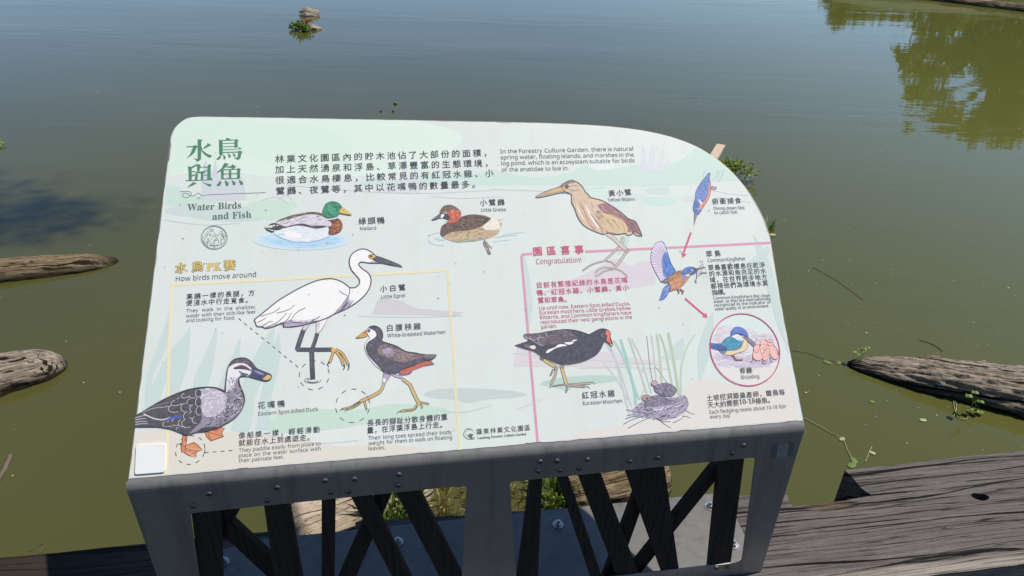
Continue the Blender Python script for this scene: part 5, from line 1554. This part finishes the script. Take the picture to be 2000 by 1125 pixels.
block('diving caption', K, zh('俯衝捕食', 1396.5, 393.5, 1440.8, 392, 13), en('Diving down fast', 1394, 410.5, 1454.5, 408.8, 9.0, col=K2), en('to catch fish.', 1395, 418.9, 1441.5, 417.5, 9.0, col=K2))
block('pink congratulation heading', '#cc3d6c', zh('園區喜事', 1049.6, 491.2, 1130.8, 487.6, 19.5, None, .02), en('Congratulation!', 1047.4, 516.4, 1135.8, 512.3, 14.5, col='#c05a80'))
P = '#c4466e'
block('pink breeding record paragraph', P, zh('目前有繁殖紀錄的水鳥是花嘴', 1053.2, 557.2, 1219.3, 547.4, 12.8), zh('鴨、紅冠水雞、小鷿鷉、黃小', 1054, 572, 1222, 562.2, 12.8), zh('鷺和翠鳥。', 1056, 586.6, 1095.2, 585, 12.8, 3),
      en('Up until now, Eastern Spot-billed Ducks,', 1053.2, 605.4, 1231, 596.2, 9.8), en('Eurasian moorhens, Little Grebes,Yellow', 1054, 614.4, 1232.4, 605, 9.8), en('Bitterns, and Common Kingfishers have', 1054.9, 623.6, 1233.2, 613.8, 9.8), en('reproduced their next generations in the', 1056, 632.8, 1234.6, 622.6, 9.8), en('garden.', 1056.8, 641.8, 1087.6, 640, 9.8))
block('kingfisher paragraph', K, zh('翠鳥', 1384.5, 496, 1400.8, 495, 13), en('Common Kingfisher', 1382.5, 512.4, 1456.4, 508.4, 9.6, col=K2),
      zh('翠鳥喜歡棲息在乾淨', 1388, 522.8, 1488, 517.6, 11.8), zh('的水源和魚充足的水', 1390, 534.6, 1490, 529.4, 11.8), zh('域，在世界許多地方', 1391.5, 546.8, 1492, 541.4, 11.8), zh('都視他們為環境水質', 1393.4, 558.8, 1494.2, 553.2, 11.8), zh('指標。', 1395.6, 571.2, 1406.6, 570.6, 11.8, 1),
      en('Common Kingfishers like clean', 1393.4, 585.4, 1504, 579.6, 8.0, col=K2), en('water, so they are internationally', 1394.2, 592.2, 1505, 586, 8.0, col=K2), en('recognized as the indicator of', 1395.4, 599.2, 1505.4, 592.8, 8.0, col=K2), en('water quality of an environment.', 1396.5, 606.6, 1501.8, 600.2, 8.0, col=K2))
block('brooding caption inside the round picture', K, zh('育雛', 1449.7, 723.3, 1462.7, 722.8, 11.5), en('Brooding', 1448, 739.9, 1482.4, 737.7, 9.4, col=K2))
block('fledgling paragraph at the lower right', K, zh('土坡挖洞築巢產卵，雛鳥每', 1385.3, 777.3, 1526.4, 766, 12.4), zh('天大約需要', 1387.3, 790.9, 1436.4, 786.9, 12.4), en('10-18', 1443.8, 790, 1475, 787.4, 13, 'serif'), zh('條魚。', 1480.7, 783, 1492.7, 782, 12.4, 1),
      en('Each fledgling needs about 10-18 fish', 1386, 808.6, 1534.7, 797, 9.6, col=K2), en('every day.', 1387, 817.8, 1427.3, 814.8, 9.6, col=K2))
block('moorhen caption', K, zh('紅冠水雞', 1143, 772, 1193.5, 768.5, 14.5), en('Eurasian Moorhen', 1138.8, 791.2, 1215.2, 786.2, 9.8, col=K2))
block('dark edge of the golden heading', '#5c5230', zh('水鳥', 354.2, 523.5, 386, 520.6, 24, None, .055), en('PK', 402.7, 529.9, 432.5, 528.4, 25, 'serif', .05), zh('賽', 449, 518.3, 449, 518.3, 24, None, .055))
block('golden heading beginning with water bird', '#e6c763', zh('水鳥', 354.2, 523.5, 386, 520.6, 24, None, .006), en('PK', 402.9, 529.9, 432.3, 528.4, 25, 'serif', .0), zh('賽', 449, 518.3, 449, 518.3, 24, None, .004))
block('how birds move heading', K2, en('How birds move around', 343.8, 549.8, 500.4, 540.6, 14.6))
block('stilt legs paragraph', K, zh('高蹺一樣的長腿，方', 370.8, 579.2, 491.7, 572.2, 13.2), zh('便淺水中行走覓食。', 369.9, 591.9, 471.7, 586.7, 13.2, 7),
      en('They walk in the shallow,', 364, 610.6, 499.8, 602.6, 10, col=K2), en('water with their stilt-like feet', 364, 620.4, 499.2, 612.2, 10, col=K2), en('and looking for food.', 364, 629.6, 459.8, 623.8, 10, col=K2))
block('little egret caption', K, zh('小白鷺', 749.2, 564, 785, 561.8, 14.5), en('Little Egret', 744.9, 583.5, 792.2, 580.3, 10, col=K2))
block('waterhen caption', K, zh('白腹秧雞', 761.5, 640.5, 815, 637.5, 14.8), en('White-breasted Waterhen', 757, 659.3, 870, 652, 10.4, col=K2))
block('spot-billed duck caption', K, zh('花嘴鴨', 511, 791.6, 549.2, 788.6, 15.5), en('Eastern Spot-billed Duck', 504.9, 812, 621.6, 802.5, 10.6, col=K2))
block('palmate feet paragraph', K, zh('像船槳一樣，輕輕滑動', 473, 850.3, 618.6, 839, 13.6), zh('就能在水上到處遊走。', 473, 864.9, 592, 855, 13.6, 8),
      en('They paddle easily from place to', 466.8, 883.2, 626.7, 869.4, 10, col=K2), en('place on the water surface with', 466.8, 893.4, 626.7, 879.4, 10, col=K2), en('their palmate feet.', 466.8, 903.4, 554.6, 895.6, 10, col=K2))
block('long toes paragraph', K, zh('長長的腳趾分散身體的重', 723.8, 825.8, 867.6, 814.4, 13.6), zh('量，在浮葉浮島上行走。', 723.3, 840.1, 851.4, 830, 13.6, 9),
      en('Their long toes spread their body', 719.6, 859.3, 882.5, 846.9, 10, col=K2), en('weight for them to walk on floating', 720, 869.4, 883.3, 857.2, 10, col=K2), en('leaves.', 720, 879.6, 752.4, 877.2, 10, col=K2))
block('garden name beside the crescent emblem', '#34343a', zh('羅東林業文化園區', 935.9, 843, 1029.8, 835.4, 12, None, .004), en('Luodong Forestry Culture Garden', 932.9, 857.8, 1027.9, 849.6, 7, 'serif'))

def key_items():
    for _, _, items in BLOCKS:
        for it in items:
            if it[0] == 'zh':
                for ch in it[1]: yield ch
            else:
                f = serif_b if it[7] == 'serif' else sans
                for wd in it[1].split(' '): yield f(wd)
tmp = []
for k in dict.fromkeys(key_items()):
    c = bpy.data.curves.new('lettering', 'FONT')
    c.body = k
    c.fill_mode = 'FRONT'
    c.resolution_u = 3
    o = bpy.data.objects.new('lettering', c)
    COL.objects.link(o)
    tmp.append((k, o))
dg = bpy.context.evaluated_depsgraph_get()
dg.update()
for k, o in tmp:
    me = bpy.data.meshes.new_from_object(o.evaluated_get(dg))
    vs = [(v.co.x, v.co.y) for v in me.vertices]
    _gl[k] = (vs, [tuple(p.vertices) for p in me.polygons], min(v[0] for v in vs), max(v[0] for v in vs))
    bpy.data.meshes.remove(me)
for k, o in tmp:
    c = o.data
    bpy.data.objects.remove(o)
    bpy.data.curves.remove(c)

def emit(vv, ff, cl, g, o, ex, sx, sy, h, col, rise=0.0):
    """glyph g at panel point o along unit ex"""
    ey = Vector((-ex.y, ex.x))
    b = len(vv)
    for x, y in g[0]:
        p = o + ex * x * sx + ey * (y + (x - .5) * rise) * sy
        vv.append(pw(p.x, p.y, h))
    for f_ in g[1]:
        ff.append(tuple(b + i for i in f_)); cl.append(col)

for bi, (label, col, items) in enumerate(BLOCKS):
    vv, ff, cl = [], [], []
    h = .00125 if 'golden' not in label or 'dark' in label else .00127
    if 'round picture' in label: h = .0026
    for it in items:
        c = hexc(it[9] or col, PK)
        a, b = Vector(pl(it[2], it[3])), Vector(pl(it[4], it[5]))
        mpx = (it[2] + it[4]) / 2, (it[3] + it[5]) / 2
        unit = (Vector(pl(mpx[0] + 5, mpx[1])) - Vector(pl(mpx[0] - 5, mpx[1]))).length / 10
        size = it[6] * unit
        if it[0] == 'zh':
            t, n = it[1], it[7] or (len(it[1]) - 1)
            d = (b - a) / max(n, 1)
            ex = d.normalized() if d.length > 1e-6 else Vector((1, 0))
            ey = Vector((-ex.y, ex.x))
            for i, ch in enumerate(t):
                q = a + d * i - ex * size * .5 - ey * size * .38
                for bx, by, bh in ((-.5, .3, 0), (.5, -.3, 3e-6)):
                    emit(vv, ff, cl, _gl[ch], q + ex * size * it[8] * bx * 2 + ey * size * it[8] * by * 2, ex, size, size, h + bh, c, .07)
        else:
            f = serif_b if it[7] == 'serif' else sans
            words = [_gl[f(w_)] for w_ in it[1].split(' ')]
            ex = (b - a).normalized()
            W = (b - a).length
            nat = sum(g[3] - g[2] for g in words)
            sp = .36
            ns = len(words) - 1
            total = (nat + sp * ns) * size
            sx = size
            gap = sp * size
            if total > W or ns == 0 or len(it[1]) < 24:
                sx = size * W / total; gap = sp * sx
            else:
                k = min(1.06, W / total)
                sx = size * k
                gap = (W - nat * sx) / ns
            q = a.copy()
            for g in words:
                emit(vv, ff, cl, g, q - ex * g[2] * sx, ex, sx, size, h, c)
                if it[8]: emit(vv, ff, cl, g, q - ex * (g[2] - it[8]) * sx, ex, sx, size, h + 3e-6, c)
                q += ex * ((g[3] - g[2]) * sx + gap)
    o = mesh_obj('text_block', vv, ff, INK, SHEET, cols=cl)
    o['label'] = label
